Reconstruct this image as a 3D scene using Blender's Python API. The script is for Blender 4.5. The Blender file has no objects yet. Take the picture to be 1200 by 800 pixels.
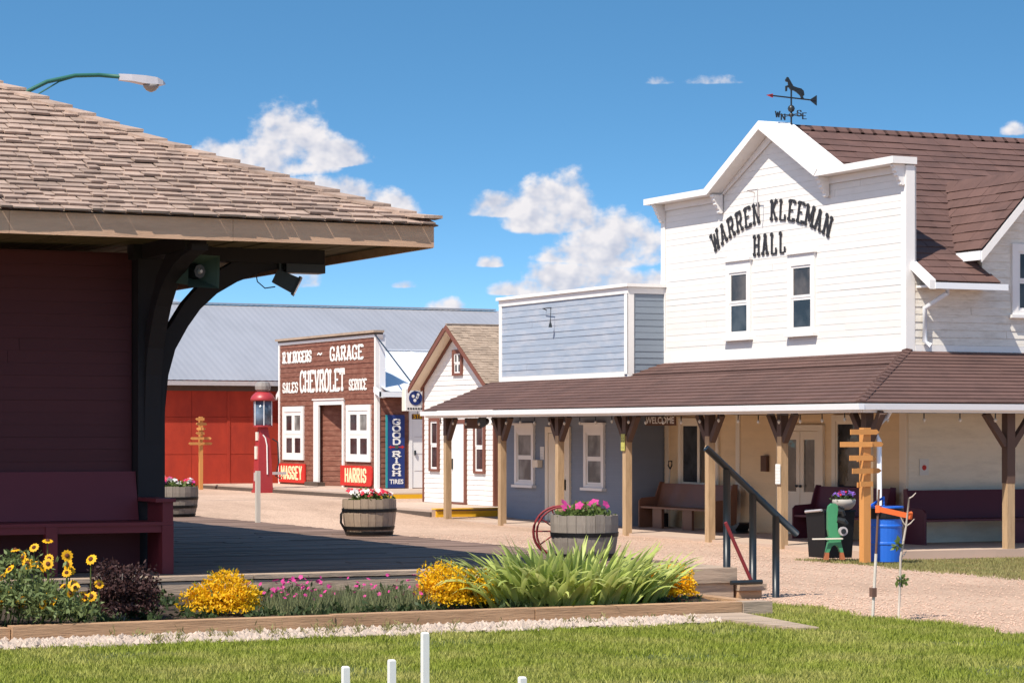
import bpy, math, random
import numpy as np
from mathutils import Vector, Matrix
R = math.radians
rng = random.Random(7)
nr = np.random.default_rng(11)
scene = bpy.context.scene
C = scene.collection

# ------------------------------------------------------------------ camera, sky, sun, exposure
# world axes: x runs along the depot platform, y along the street fronts, z up (metres)
cam_d = bpy.data.cameras.new('camera'); cam = bpy.data.objects.new('camera', cam_d); C.objects.link(cam)
cam.location = (0, 0, 2.1); cam.rotation_euler = (R(90), 0, -math.atan2(.429, .903))
cam_d.sensor_width = 36; cam_d.lens = 36*2946/1200; cam_d.shift_y = 106/1200
cam_d.clip_start = .1; cam_d.clip_end = 9000
scene.camera = cam

SUN = Vector((-.65, -.34, 1.0)).normalized()          # direction towards the sun
sun_d = bpy.data.lights.new('sun', 'SUN'); sun = bpy.data.objects.new('sun', sun_d); C.objects.link(sun)
sun_d.energy = 5.0; sun_d.angle = R(.5); sun_d.color = (1, .935, .83)
sun.rotation_euler = SUN.to_track_quat('Z', 'Y').to_euler()
sun.location = SUN*60

def build_world():
    w = bpy.data.worlds.new('World'); scene.world = w; w.use_nodes = True
    nt = w.node_tree; N = nt.nodes; L = nt.links; N.clear()
    def math_(op, a, b=None, clamp=False):
        n = N.new('ShaderNodeMath'); n.operation = op; n.use_clamp = clamp
        for i, s in enumerate((a, b)):
            if s is None: continue
            if isinstance(s, (int, float)): n.inputs[i].default_value = s
            else: L.new(s, n.inputs[i])
        return n.outputs[0]
    tc = N.new('ShaderNodeTexCoord'); sep = N.new('ShaderNodeSeparateXYZ'); L.new(tc.outputs['Generated'], sep.inputs[0])
    x, y, z = sep.outputs
    # clear prairie air: the blue deepens quickly above the horizon
    zz = math_('ADD', math_('MULTIPLY', math_('MAXIMUM', z, 0.0), 3.2), .04)
    cmb = N.new('ShaderNodeCombineXYZ'); L.new(x, cmb.inputs[0]); L.new(y, cmb.inputs[1]); L.new(zz, cmb.inputs[2])
    nrm = N.new('ShaderNodeVectorMath'); nrm.operation = 'NORMALIZE'; L.new(cmb.outputs[0], nrm.inputs[0])
    sky = N.new('ShaderNodeTexSky'); sky.sky_type = 'NISHITA'; sky.sun_disc = False
    sky.sun_elevation = math.asin(SUN.z); sky.sun_rotation = math.atan2(SUN.x, SUN.y)
    sky.altitude = 900; sky.air_density = 1.0; sky.dust_density = 1.3; sky.ozone_density = 2.2
    L.new(nrm.outputs[0], sky.inputs[0])
    hs = N.new('ShaderNodeHueSaturation'); hs.inputs['Saturation'].default_value = 1.22; hs.inputs['Hue'].default_value = .487; hs.inputs['Value'].default_value = 1.38
    L.new(sky.outputs[0], hs.inputs['Color'])
    bg = N.new('ShaderNodeBackground'); bg.inputs[1].default_value = .115; L.new(hs.outputs[0], bg.inputs[0])
    # cumulus, in degrees of azimuth and elevation; the same fair-weather field goes on round the horizon
    az = math_('MULTIPLY', math_('ARCTAN2', x, y), 57.2958)
    el = math_('MULTIPLY', math_('ARCSINE', z), 57.2958)
    azw = math_('SUBTRACT', math_('MODULO', math_('ADD', math_('SUBTRACT', az, 25.41), 360+20), 40.0), 20.0)
    F = 57.2958/2946
    # (position and radius as seen from the street, weight): big heaps, then thin scraps
    # each: foot of the heap, half width, height
    blobs = [(338,191,60,74,1),(272,191,72,32,1),(392,190,52,28,1),(362,240,50,36,1),(415,246,62,38,1),(458,249,34,28,1),
             (648,262,66,64,1),(592,250,50,26,1),(716,302,70,66,1),(682,304,56,26,1),(682,341,88,42,1),(622,343,46,20,1),(760,334,44,20,.9),
             (521,362,30,17,.75),(575,311,24,15,.55),(474,336,24,12,.45),(132,170,40,20,.6),(770,97,24,18,.45),(842,97,44,16,.5),(352,334,32,24,.6),(205,358,22,22,.7),
             (1190,156,22,20,.5)]
    vec = N.new('ShaderNodeCombineXYZ'); L.new(azw, vec.inputs[0]); L.new(el, vec.inputs[1])
    def vmath(op, a, b, c=None):
        n = N.new('ShaderNodeVectorMath'); n.operation = op
        for i, q in enumerate((a, b, c)):
            if q is None: continue
            if isinstance(q, tuple): n.inputs[i].default_value = q
            else: L.new(q, n.inputs[i])
        return n.outputs['Value'] if op == 'DOT_PRODUCT' else n.outputs[0]
    field = None
    for (px, py, rx, ry, wt) in blobs:
        a0 = math.degrees(math.atan((px-600)/2946)); e0 = math.degrees(math.atan((506-py)/2946*math.cos(R(a0))))
        q = vmath('MULTIPLY_ADD', vec.outputs[0], (1/(rx*F), 1/(ry*F), 0.), (-a0/(rx*F), -e0/(ry*F), 0.))
        q = vmath('MAXIMUM', q, vmath('MULTIPLY', q, (-1., -4.5, 0.)))       # flat bottoms
        v = math_('SUBTRACT', wt, vmath('DOT_PRODUCT', q, q))
        field = v if field is None else math_('MAXIMUM', field, v)
    def noise(dx, dy, sc, det):
        c = N.new('ShaderNodeCombineXYZ'); L.new(math_('ADD', az, dx), c.inputs[0]); L.new(math_('MULTIPLY', math_('ADD', el, dy), 1.25), c.inputs[1])
        n = N.new('ShaderNodeTexNoise'); n.noise_dimensions = '2D'; L.new(c.outputs[0], n.inputs['Vector'])
        n.inputs['Scale'].default_value = sc; n.inputs['Detail'].default_value = det; n.inputs['Roughness'].default_value = .58
        return n.outputs[0]
    n1 = noise(0, 0, 1.15, 8); n2 = noise(-.16, .22, 1.15, 3); n3 = noise(0, 0, 1.15, 3)
    fl = math_('MINIMUM', math_('MAXIMUM', field, -1.2), .62)
    dens = math_('ADD', math_('SUBTRACT', fl, .02), math_('MULTIPLY', math_('SUBTRACT', n1, .5), 2.0))
    mr = N.new('ShaderNodeMapRange'); mr.interpolation_type = 'SMOOTHSTEP'; L.new(dens, mr.inputs[0])
    mr.inputs[1].default_value = -.12; mr.inputs[2].default_value = .60; mr.inputs[4].default_value = .97
    alpha = mr.outputs[0]
    lit = math_('ADD', .56, math_('MULTIPLY', math_('SUBTRACT', n3, n2), 2.6), clamp=True)  # sunward and shaded sides of the clouds painted in with shifted noise
    lit = math_('ADD', math_('MULTIPLY', lit, .75), math_('MULTIPLY', math_('SUBTRACT', .7, dens), .18), clamp=True)
    mix = N.new('ShaderNodeMix'); mix.data_type = 'RGBA'; L.new(lit, mix.inputs['Factor'])
    mix.inputs[6].default_value = (.50, .53, .63, 1); mix.inputs[7].default_value = (.92, .87, .85, 1)
    bg2 = N.new('ShaderNodeBackground'); L.new(mix.outputs[2], bg2.inputs[0]); bg2.inputs[1].default_value = .85
    ms = N.new('ShaderNodeMixShader'); L.new(alpha, ms.inputs[0]); L.new(bg.outputs[0], ms.inputs[1]); L.new(bg2.outputs[0], ms.inputs[2])
    w.cycles.sampling_method = 'MANUAL'; w.cycles.sample_map_resolution = 256
    out = N.new('ShaderNodeOutputWorld'); L.new(ms.outputs[0], out.inputs[0])
build_world()
vs = scene.view_settings
vs.view_transform = 'Standard'; vs.look = 'None'; vs.exposure = .42; vs.gamma = 1; vs.use_curve_mapping = False
scene.cycles.max_bounces = 5

# ------------------------------------------------------------------ materials
MATS = {}
def mat(name, col, rough=.75, var=.10, noise=.15, nscale=3., stretch=(1, 1, 1), dark=None, bump=0., bscale=40., metal=0., spec=.3, coat=0., wear=None, wear_amt=.5, wear_scale=4., trans=0., sheen=0.):
    """wood / paint / stone: colour, cloudy noise, a tint that differs from piece to piece, optional worn patches and relief"""
    m = bpy.data.materials.new(name); m.use_nodes = True; nt = m.node_tree; N = nt.nodes; L = nt.links
    b = N['Principled BSDF']; b.inputs['Roughness'].default_value = rough; b.inputs['Metallic'].default_value = metal
    b.inputs['Specular IOR Level'].default_value = spec; b.inputs['Coat Weight'].default_value = coat
    geo = N.new('ShaderNodeNewGeometry'); oi = N.new('ShaderNodeObjectInfo')
    mp = N.new('ShaderNodeMapping'); mp.inputs['Scale'].default_value = stretch; L.new(geo.outputs['Position'], mp.inputs[0])
    nz = N.new('ShaderNodeTexNoise'); nz.inputs['Scale'].default_value = nscale; nz.inputs['Detail'].default_value = 6; nz.inputs['Roughness'].default_value = .62
    L.new(mp.outputs[0], nz.inputs['Vector'])
    def mth(op, a, bb, c=None):
        n = N.new('ShaderNodeMath'); n.operation = op
        for i, s in enumerate((a, bb, c)):
            if s is None: continue
            if isinstance(s, (int, float)): n.inputs[i].default_value = s
            else: L.new(s, n.inputs[i])
        return n.outputs[0]
    r = mth('ADD', mth('MULTIPLY', oi.outputs['Random'], .5), mth('MULTIPLY', geo.outputs['Random Per Island'], .5))
    k = mth('ADD', mth('MULTIPLY', mth('SUBTRACT', r, .5), 2*var), mth('MULTIPLY', mth('SUBTRACT', nz.outputs[0], .5), 2*noise))
    k = mth('ADD', k, 1.)
    colv = N.new('ShaderNodeMix'); colv.data_type = 'RGBA'
    colv.inputs[6].default_value = (*col, 1); colv.inputs[7].default_value = (*(dark or col), 1)
    nz2 = N.new('ShaderNodeTexNoise'); nz2.inputs['Scale'].default_value = wear_scale; nz2.inputs['Detail'].default_value = 8; nz2.inputs['Roughness'].default_value = .7
    L.new(mp.outputs[0], nz2.inputs['Vector'])
    rp = N.new('ShaderNodeMapRange'); L.new(nz2.outputs[0], rp.inputs[0]); rp.inputs[1].default_value = .45; rp.inputs[2].default_value = .62
    L.new(mth('MULTIPLY', rp.outputs[0], wear_amt if dark else 0.), colv.inputs['Factor'])
    vm = N.new('ShaderNodeVectorMath'); vm.operation = 'SCALE'; L.new(colv.outputs[2], vm.inputs[0]); L.new(k, vm.inputs['Scale'])
    L.new(vm.outputs[0], b.inputs['Base Color'])
    if bump:
        nb = N.new('ShaderNodeTexNoise'); nb.inputs['Scale'].default_value = bscale; nb.inputs['Detail'].default_value = 5; L.new(mp.outputs[0], nb.inputs['Vector'])
        bp = N.new('ShaderNodeBump'); bp.inputs['Strength'].default_value = bump; bp.inputs['Distance'].default_value = .02; L.new(nb.outputs[0], bp.inputs['Height'])
        L.new(bp.outputs[0], b.inputs['Normal'])
    if trans:
        tr = N.new('ShaderNodeBsdfTranslucent'); L.new(vm.outputs[0], tr.inputs[0]); ad = N.new('ShaderNodeMixShader'); ad.inputs[0].default_value = trans
        L.new(b.outputs[0], ad.inputs[1]); L.new(tr.outputs[0], ad.inputs[2]); L.new(ad.outputs[0], N['Material Output'].inputs[0])
    MATS[name] = m; return m
W = (.73, .695, .655)
mat('white_board', W, .6, .035, .06, 2.2, (1, 1, 4), dark=(.66, .63, .58), wear_amt=.35, wear_scale=1.6, bump=.08)
mat('white_trim', (.76, .73, .70), .5, .03, .05, 3)
mat('white_metal', (.74, .75, .77), .35, .02, .03, 3, spec=.5)
mat('cream_board', (.78, .58, .35), .65, .05, .08, 2, (1, 1, 4), dark=(.64, .46, .27), wear_amt=.3)
mat('cream_trim', (.76, .66, .52), .6, .03, .06, 3)
mat('worn_white_board', (.76, .71, .63), .7, .05, .08, 2, (1, 1, 5), dark=(.52, .46, .38), wear_amt=.55, wear_scale=3.2)
mat('pale_board', (.82, .74, .60), .7, .04, .07, 2, (1, 1, 4), dark=(.54, .48, .38), wear_amt=.35, wear_scale=2)
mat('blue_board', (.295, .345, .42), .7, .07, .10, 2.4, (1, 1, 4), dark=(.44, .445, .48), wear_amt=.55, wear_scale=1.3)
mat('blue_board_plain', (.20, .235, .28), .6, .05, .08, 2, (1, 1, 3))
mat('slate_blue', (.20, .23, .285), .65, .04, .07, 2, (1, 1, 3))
mat('brown_board', (.168, .062, .040), .75, .09, .2, 2.5, (1, 1, 4), dark=(.30, .145, .10), wear_amt=.5, wear_scale=3)
mat('brown_trim', (.17, .065, .045), .6, .06, .1, 3)
mat('red_panel', (.40, .040, .018), .85, .08, .18, 1.2, (1, 1, .5), dark=(.28, .028, .016), wear_amt=.7, wear_scale=.9)
mat('shed_metal', (.31, .31, .335), .45, .03, .07, .7, (1, .3, 1), dark=(.265, .265, .285), wear_amt=.6, wear_scale=.5, metal=.1, spec=.4)
mat('white_roof_metal', (.74, .76, .80), .4, .02, .04, 1, metal=.1, spec=.5)
mat('brown_shingle', (.122, .066, .054), .8, .2, .16, 2., dark=(.080, .045, .038), wear_amt=.6, wear_scale=1.3, bump=.25, bscale=60)
mat('brown_shingle_dark', (.07, .035, .028), .8, .1, .1, 2.)
mat('cedar', (.35, .25, .195), .85, .36, .30, 3., dark=(.20, .14, .112), wear_amt=.6, wear_scale=2.2, bump=.4, bscale=30)
mat('cedar_grey', (.34, .255, .19), .85, .22, .2, 3., dark=(.22, .16, .12), wear_amt=.5, wear_scale=2.2, bump=.3, bscale=30)
mat('tan_fascia', (.58, .36, .235), .8, .05, .15, 3., (.4, 3, 3), dark=(.44, .26, .17), wear_amt=.5, bump=.2)
mat('maroon', (.092, .020, .023), .6, .07, .1, 2., (1, 1, 3))
mat('maroon_bench', (.15, .024, .030), .5, .06, .12, 3.)
mat('dark_timber', (.022, .017, .019), .7, .1, .15, 3., (2, 2, .5))
mat('soffit', (.15, .115, .06), .8, .2, .2, 3.)
mat('deck', (.24, .155, .118), .85, .32, .30, 2.2, (.35, 4, 1), dark=(.12, .078, .06), wear_amt=.6, wear_scale=1.5, bump=.3, bscale=12)
mat('bed_timber', (.44, .265, .15), .85, .10, .22, 2.5, (.5, 3, 5), dark=(.27, .155, .085), wear_amt=.7, wear_scale=2, bump=.35, bscale=14)
mat('old_timber', (.42, .31, .225), .85, .10, .25, 2.5, (.5, 3, 5), dark=(.17, .13, .10), wear_amt=.6, wear_scale=2, bump=.35, bscale=14)
mat('post_wood', (.42, .285, .165), .75, .10, .2, 3., (4, 4, .5), dark=(.27, .17, .09), wear_amt=.5, bump=.2, bscale=14)
mat('brace_wood', (.10, .060, .045), .75, .1, .15, 3.)
mat('sign_wood', (.55, .25, .075), .6, .10, .15, 4., (3, 3, .6))
mat('barrel_wood', (.27, .225, .185), .85, .17, .25, 4., (4, 4, .5), dark=(.15, .12, .10), wear_amt=.6, bump=.3, bscale=20)
mat('barrel_wood_warm', (.36, .265, .19), .85, .15, .25, 4., (4, 4, .5), dark=(.22, .16, .12), wear_amt=.6, bump=.3, bscale=20)
mat('hoop', (.018, .017, .017), .5, .05, .2, 5, metal=.5)
mat('soil', (.055, .038, .026), .95, .1, .4, 14, bump=.8, bscale=40)
mat('concrete', (.48, .355, .275), .85, .05, .13, 1.6, dark=(.36, .28, .22), wear_amt=.5, wear_scale=.8, bump=.1)
mat('yellow_paint', (.72, .40, .02), .55, .04, .12, 4)
mat('dark_edge', (.09, .065, .05), .9, .1, .3, 5)
mat('black_metal', (.016, .020, .022), .4, .03, .1, 6, spec=.5)
mat('dark_blue_metal', (.010, .014, .018), .38, .03, .1, 6, spec=.5)
mat('letter_black', (.028, .027, .030), .6, .04, .08, 6)
mat('letter_white', (.80, .77, .72), .6, .03, .06, 6)
mat('letter_cream', (.80, .66, .40), .6, .03, .06, 6)
mat('sign_red', (.50, .028, .022), .5, .04, .12, 5)
mat('sign_navy', (.022, .040, .16), .4, .03, .08, 5)
mat('teal', (.03, .28, .30), .5)
mat('gas_red', (.33, .030, .034), .4, .04, .1, 5, spec=.5)
mat('cream_panel', (.68, .62, .52), .5, .03, .1, 8)
mat('lamp_green', (.025, .115, .085), .5, .03, .1, 5)
mat('lamp_grey', (.52, .47, .46), .4, .03, .1, 8, metal=.3, spec=.5)
mat('glass_grey', (.25, .22, .20), .25, .03, .1, 8)
mat('speaker_green', (.060, .095, .075), .5, .03, .08, 8)
mat('drum_blue', (.012, .115, .52), .4, .03, .08, 6, spec=.5)
mat('bin_black', (.006, .006, .007), .5, .03, .1, 8)
mat('machine_green', (.045, .235, .105), .5, .04, .15, 8, spec=.5)
mat('rust', (.36, .12, .05), .8, .05, .2, 8)
mat('bowl_grey', (.36, .33, .29), .6, .03, .1, 8)
mat('pew_brown', (.175, .080, .048), .45, .05, .15, 3, (3, .5, 3), coat=.1)
mat('pew_purple', (.085, .018, .030), .5, .05, .1, 3)
mat('wheel_red', (.22, .028, .032), .55, .04, .12, 5)
mat('stake_white', (.72, .69, .66), .6, .03, .08, 9)
mat('stake_grey', (.55, .49, .42), .8, .05, .15, 6, (4, 4, .6))
mat('bark', (.44, .37, .31), .85, .05, .2, 9)
mat('stake_brown', (.14, .075, .055), .8, .05, .2, 9)
mat('strap_orange', (.72, .13, .03), .6)
mat('paper', (.72, .70, .66), .7, .02, .05, 8)
mat('sign_yellowgreen', (.42, .40, .10), .6, .02, .1, 8)
mat('sign_dark_wood', (.12, .062, .040), .7, .05, .15, 6)
mat('bulb', (.55, .50, .42), .2, .02, .05)
mat('stone_white', (.43, .34, .275), .9, .38, .2, 9, bump=.2)
mat('stone_tan', (.56, .38, .285), .9, .28, .2, 9)
mat('foliage', (.12, .165, .040), .6, .3, .2, 5, trans=.3)
mat('foliage_daisy', (.15, .19, .068), .6, .35, .2, 5, trans=.3)
mat('foliage_dark', (.045, .070, .022), .6, .3, .2, 5, trans=.25)
mat('foliage_grey', (.17, .185, .085), .7, .3, .2, 5, trans=.25)
mat('iris_leaf', (.46, .53, .14), .45, .30, .2, 5, dark=(.60, .58, .26), wear_amt=.5, wear_scale=3, trans=.42)
mat('burgundy_leaf', (.055, .024, .022), .6, .4, .2, 5, trans=.2)
mat('yellow_leaf', (.90, .56, .012), .6, .18, .2, 5, dark=(.90, .46, .012), wear_amt=.6, wear_scale=6, trans=.42)
mat('yellow_petal', (.82, .42, .010), .6, .14, .1, 5, trans=.25)
mat('flower_centre', (.11, .032, .012), .8, .15, .2, 9)
mat('pink_petal', (.62, .055, .26), .6, .3, .1, 5, trans=.25)
mat('white_petal', (.80, .74, .70), .6, .1, .1, 5, trans=.25)
mat('red_petal', (.62, .020, .050), .6, .2, .1, 5, trans=.2)
mat('purple_petal', (.20, .10, .42), .6, .2, .1, 5, trans=.2)
mat('grass_blade', (.265, .30, .040), .6, .42, .2, .8, dark=(.44, .40, .12), wear_amt=.8, wear_scale=.7, trans=.35)
mat('grass_dry', (.25, .24, .085), .7, .35, .15, 1.2, dark=(.36, .29, .13), wear_amt=.6, wear_scale=.9, trans=.3)
mat('grass_ground', (.080, .100, .028), .95, .0, .3, 1.2, dark=(.15, .13, .05), wear_amt=.7, wear_scale=1.0, bump=.5, bscale=30)
mat('interior', (.02, .019, .02), .9)

def glass(name, col, rough=.04):
    m = bpy.data.materials.new(name); m.use_nodes = True; nt = m.node_tree; N = nt.nodes; L = nt.links
    b = N['Principled BSDF']; b.inputs['Roughness'].default_value = rough; b.inputs['Specular IOR Level'].default_value = .4; b.inputs['Coat Weight'].default_value = .0; b.inputs['Coat Roughness'].default_value = .02
    geo = N.new('ShaderNodeNewGeometry'); nz = N.new('ShaderNodeTexNoise'); nz.inputs['Scale'].default_value = 2.2; nz.inputs['Detail'].default_value = 3
    L.new(geo.outputs['Position'], nz.inputs['Vector'])
    rp = N.new('ShaderNodeValToRGB'); rp.color_ramp.elements[0].position = .38; rp.color_ramp.elements[1].position = .66
    rp.color_ramp.elements[0].color = (*[c*.5 for c in col], 1); rp.color_ramp.elements[1].color = (*[c*1.5 for c in col], 1)
    L.new(nz.outputs[0], rp.inputs[0]); L.new(rp.outputs[0], b.inputs['Base Color'])
    # old wavy panes
    n2 = N.new('ShaderNodeTexNoise'); n2.inputs['Scale'].default_value = 3.; L.new(geo.outputs['Position'], n2.inputs['Vector'])
    bp = N.new('ShaderNodeBump'); bp.inputs['Strength'].default_value = .12; bp.inputs['Distance'].default_value = .02; L.new(n2.outputs[0], bp.inputs['Height']); L.new(bp.outputs[0], b.inputs['Normal'])
    MATS[name] = m
glass('pane_dark', (.040, .042, .045)); glass('pane_curtain', (.17, .175, .165), .35); glass('pane_warm', (.075, .060, .050)); glass('pump_glass', (.10, .14, .20), .08)

def ground_mat(name, c1, c2, c3):
    """packed gravel: pebbly cells, broad worn tracks, fine relief"""
    m = bpy.data.materials.new(name); m.use_nodes = True; nt = m.node_tree; N = nt.nodes; L = nt.links
    b = N['Principled BSDF']; b.inputs['Roughness'].default_value = .95; b.inputs['Specular IOR Level'].default_value = .1
    geo = N.new('ShaderNodeNewGeometry')
    def nz(s, d, st=(1, 1, 1)):
        mp = N.new('ShaderNodeMapping'); mp.inputs['Scale'].default_value = st; L.new(geo.outputs['Position'], mp.inputs[0])
        n = N.new('ShaderNodeTexNoise'); n.inputs['Scale'].default_value = s; n.inputs['Detail'].default_value = d; n.inputs['Roughness'].default_value = .7; L.new(mp.outputs[0], n.inputs['Vector']); return n
    vo = N.new('ShaderNodeTexVoronoi'); vo.inputs['Scale'].default_value = 26; L.new(geo.outputs['Position'], vo.inputs['Vector'])
    r1 = N.new('ShaderNodeValToRGB'); e = r1.color_ramp.elements; e[0].color = (*c2, 1); e[1].color = (*c1, 1); e[0].position = .36; e[1].position = .60
    L.new(nz(.35, 6, (1, .35, 1)).outputs[0], r1.inputs[0])
    mx = N.new('ShaderNodeMix'); mx.data_type = 'RGBA'; mx.blend_type = 'MIX'
    r2 = N.new('ShaderNodeMapRange'); L.new(nz(11, 6).outputs[0], r2.inputs[0]); r2.inputs[1].default_value = .52; r2.inputs[2].default_value = .72; r2.inputs[4].default_value = .8
    L.new(r2.outputs[0], mx.inputs['Factor']); L.new(r1.outputs[0], mx.inputs[6]); mx.inputs[7].default_value = (*c3, 1)
    m2 = N.new('ShaderNodeMix'); m2.data_type = 'RGBA'; m2.blend_type = 'MULTIPLY'; m2.inputs['Factor'].default_value = .5
    r3 = N.new('ShaderNodeMapRange'); L.new(vo.outputs['Color'], r3.inputs[0]); r3.inputs[3].default_value = .55; r3.inputs[4].default_value = 1.35
    L.new(mx.outputs[2], m2.inputs[6]); L.new(r3.outputs[0], m2.inputs[7])
    L.new(m2.outputs[2], b.inputs['Base Color'])
    bp = N.new('ShaderNodeBump'); bp.inputs['Strength'].default_value = .6; bp.inputs['Distance'].default_value = .03
    ad = N.new('ShaderNodeMath'); ad.operation = 'ADD'; L.new(vo.outputs['Distance'], ad.inputs[0]); L.new(nz(30, 4).outputs[0], ad.inputs[1]); L.new(ad.outputs[0], bp.inputs['Height']); L.new(bp.outputs[0], b.inputs['Normal'])
    MATS[name] = m
ground_mat('gravel', (.57, .395, .29), (.42, .285, .205), (.33, .22, .16))

# ------------------------------------------------------------------ mesh helpers
WL = {}                                                # world position of each object's origin
def link(o, parent=None, loc=(0, 0, 0)):
    C.objects.link(o); WL[o.name] = Vector(loc)
    if parent is not None:
        o.parent = parent; o.location = Vector(loc) - WL[parent.name]
    else: o.location = loc
    return o
class MB:
    def __init__(s): s.v = []; s.f = []
    def add(s, vs, fs):
        n = len(s.v); s.v += [tuple(p) for p in vs]; s.f += [tuple(i+n for i in q) for q in fs]; return s
    def box(s, x0, x1, y0, y1, z0, z1):
        return s.add([(x0,y0,z0),(x1,y0,z0),(x1,y1,z0),(x0,y1,z0),(x0,y0,z1),(x1,y0,z1),(x1,y1,z1),(x0,y1,z1)],
                     [(0,3,2,1),(4,5,6,7),(0,1,5,4),(1,2,6,5),(2,3,7,6),(3,0,4,7)])
    def hexa(s, p): return s.add(p, [(0,3,2,1),(4,5,6,7),(0,1,5,4),(1,2,6,5),(2,3,7,6),(3,0,4,7)])
    def prism(s, poly, off):                           # poly: 3-D points of a flat outline, off: extrusion vector
        n = len(poly); off = Vector(off); a = [Vector(p) for p in poly]
        vs = a + [p+off for p in a]
        return s.add(vs, [tuple(range(n))[::-1], tuple(range(n, 2*n))] + [(i, (i+1) % n, n+(i+1) % n, n+i) for i in range(n)])
    def tube(s, pts, r, n=8, caps=True):
        pts = [Vector(p) for p in pts]; rs = r if isinstance(r, (list, tuple)) else [r]*len(pts); vs = []
        for i, p in enumerate(pts):
            d = (pts[min(i+1, len(pts)-1)] - pts[max(i-1, 0)]).normalized()
            up = Vector((0, 0, 1)) if abs(d.z) < .95 else Vector((1, 0, 0))
            a = d.cross(up).normalized(); b = d.cross(a)
            vs += [p + (a*math.cos(2*math.pi*k/n) + b*math.sin(2*math.pi*k/n))*rs[i] for k in range(n)]
        fs = [(i*n+k, i*n+(k+1) % n, (i+1)*n+(k+1) % n, (i+1)*n+k) for i in range(len(pts)-1) for k in range(n)]
        if caps: fs += [tuple(range(n)), tuple(range((len(pts)-1)*n, len(pts)*n))[::-1]]
        return s.add(vs, fs)
    def lathe(s, c, prof, n=20, caps=True):            # prof: (r, z) from c upward
        c = Vector(c); vs = [c + Vector((r*math.cos(2*math.pi*k/n), r*math.sin(2*math.pi*k/n), z)) for r, z in prof for k in range(n)]
        fs = [(i*n+k, i*n+(k+1) % n, (i+1)*n+(k+1) % n, (i+1)*n+k) for i in range(len(prof)-1) for k in range(n)]
        if caps: fs += [tuple(range(n))[::-1], tuple(range((len(prof)-1)*n, len(prof)*n))]
        return s.add(vs, fs)
    def beam(s, a, b, w, h, up=(0, 0, 1)):             # rectangular bar from a to b
        a = Vector(a); b = Vector(b); d = (b-a).normalized(); up = Vector(up)
        if abs(d.dot(up)) > .98: up = Vector((1, 0, 0))
        sx = d.cross(up).normalized()*w/2; sy = sx.cross(d).normalized()*h/2
        return s.hexa([a-sx-sy, a+sx-sy, a+sx+sy, a-sx+sy, b-sx-sy, b+sx-sy, b+sx+sy, b-sx+sy])
    def mesh(s, name, m, smooth=False, org=None):
        a = np.array(s.v, float)
        if org is None: org = (a.min(0)+a.max(0))/2
        me = bpy.data.meshes.new(name); me.from_pydata((a-np.array(org)).tolist(), [], s.f); me.materials.append(MATS[m])
        if smooth: me.shade_smooth()
        return me, org
    def build(s, name, m, parent=None, smooth=False, base=False):
        if base:
            a = np.array(s.v, float); org = ((a[:, 0].min()+a[:, 0].max())/2, (a[:, 1].min()+a[:, 1].max())/2, a[:, 2].min())
        else: org = None
        me, org = s.mesh(name, m, smooth, org)
        return link(bpy.data.objects.new(name, me), parent, org)
def bm(): return MB()
def tag(o, label=None, cat=None, group=None, kind=None):
    if label: o['label'] = label
    if cat: o['category'] = cat
    if group: o['group'] = group
    if kind: o['kind'] = kind
    return o
def thing(name, label, cat, loc, group=None):
    o = bpy.data.objects.new(name, None); o.empty_display_size = .2
    return tag(link(o, None, loc), label, cat, group)
def copy_tree(o, loc, label=None, parent=None):
    c = o.copy(); C.objects.link(c)
    if parent is None: c.location = loc; WL[c.name] = Vector(loc)
    else: c.parent = parent; WL[c.name] = WL[parent.name] + o.location
    if label: c['label'] = label
    for ch in list(o.children): copy_tree(ch, None, None, c)
    return c
def np_mesh(name, verts, nper, m, parent=None, kind='stuff', label=None, cat=None):
    """verts (n*nper, 3): n polygons of nper corners, joined"""
    verts = np.asarray(verts, np.float32).reshape(-1, 3); n = len(verts)//nper
    org = verts.mean(0); me = bpy.data.meshes.new(name)
    me.vertices.add(len(verts)); me.vertices.foreach_set('co', (verts-org).ravel())
    me.loops.add(len(verts)); me.loops.foreach_set('vertex_index', np.arange(len(verts), dtype=np.int32))
    me.polygons.add(n); me.polygons.foreach_set('loop_start', np.arange(0, n*nper, nper, dtype=np.int32))
    me.update(calc_edges=True); me.validate(); me.materials.append(MATS[m])
    o = link(bpy.data.objects.new(name, me), parent, tuple(float(a) for a in org))
    return tag(o, label, cat, None, kind)

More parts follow.
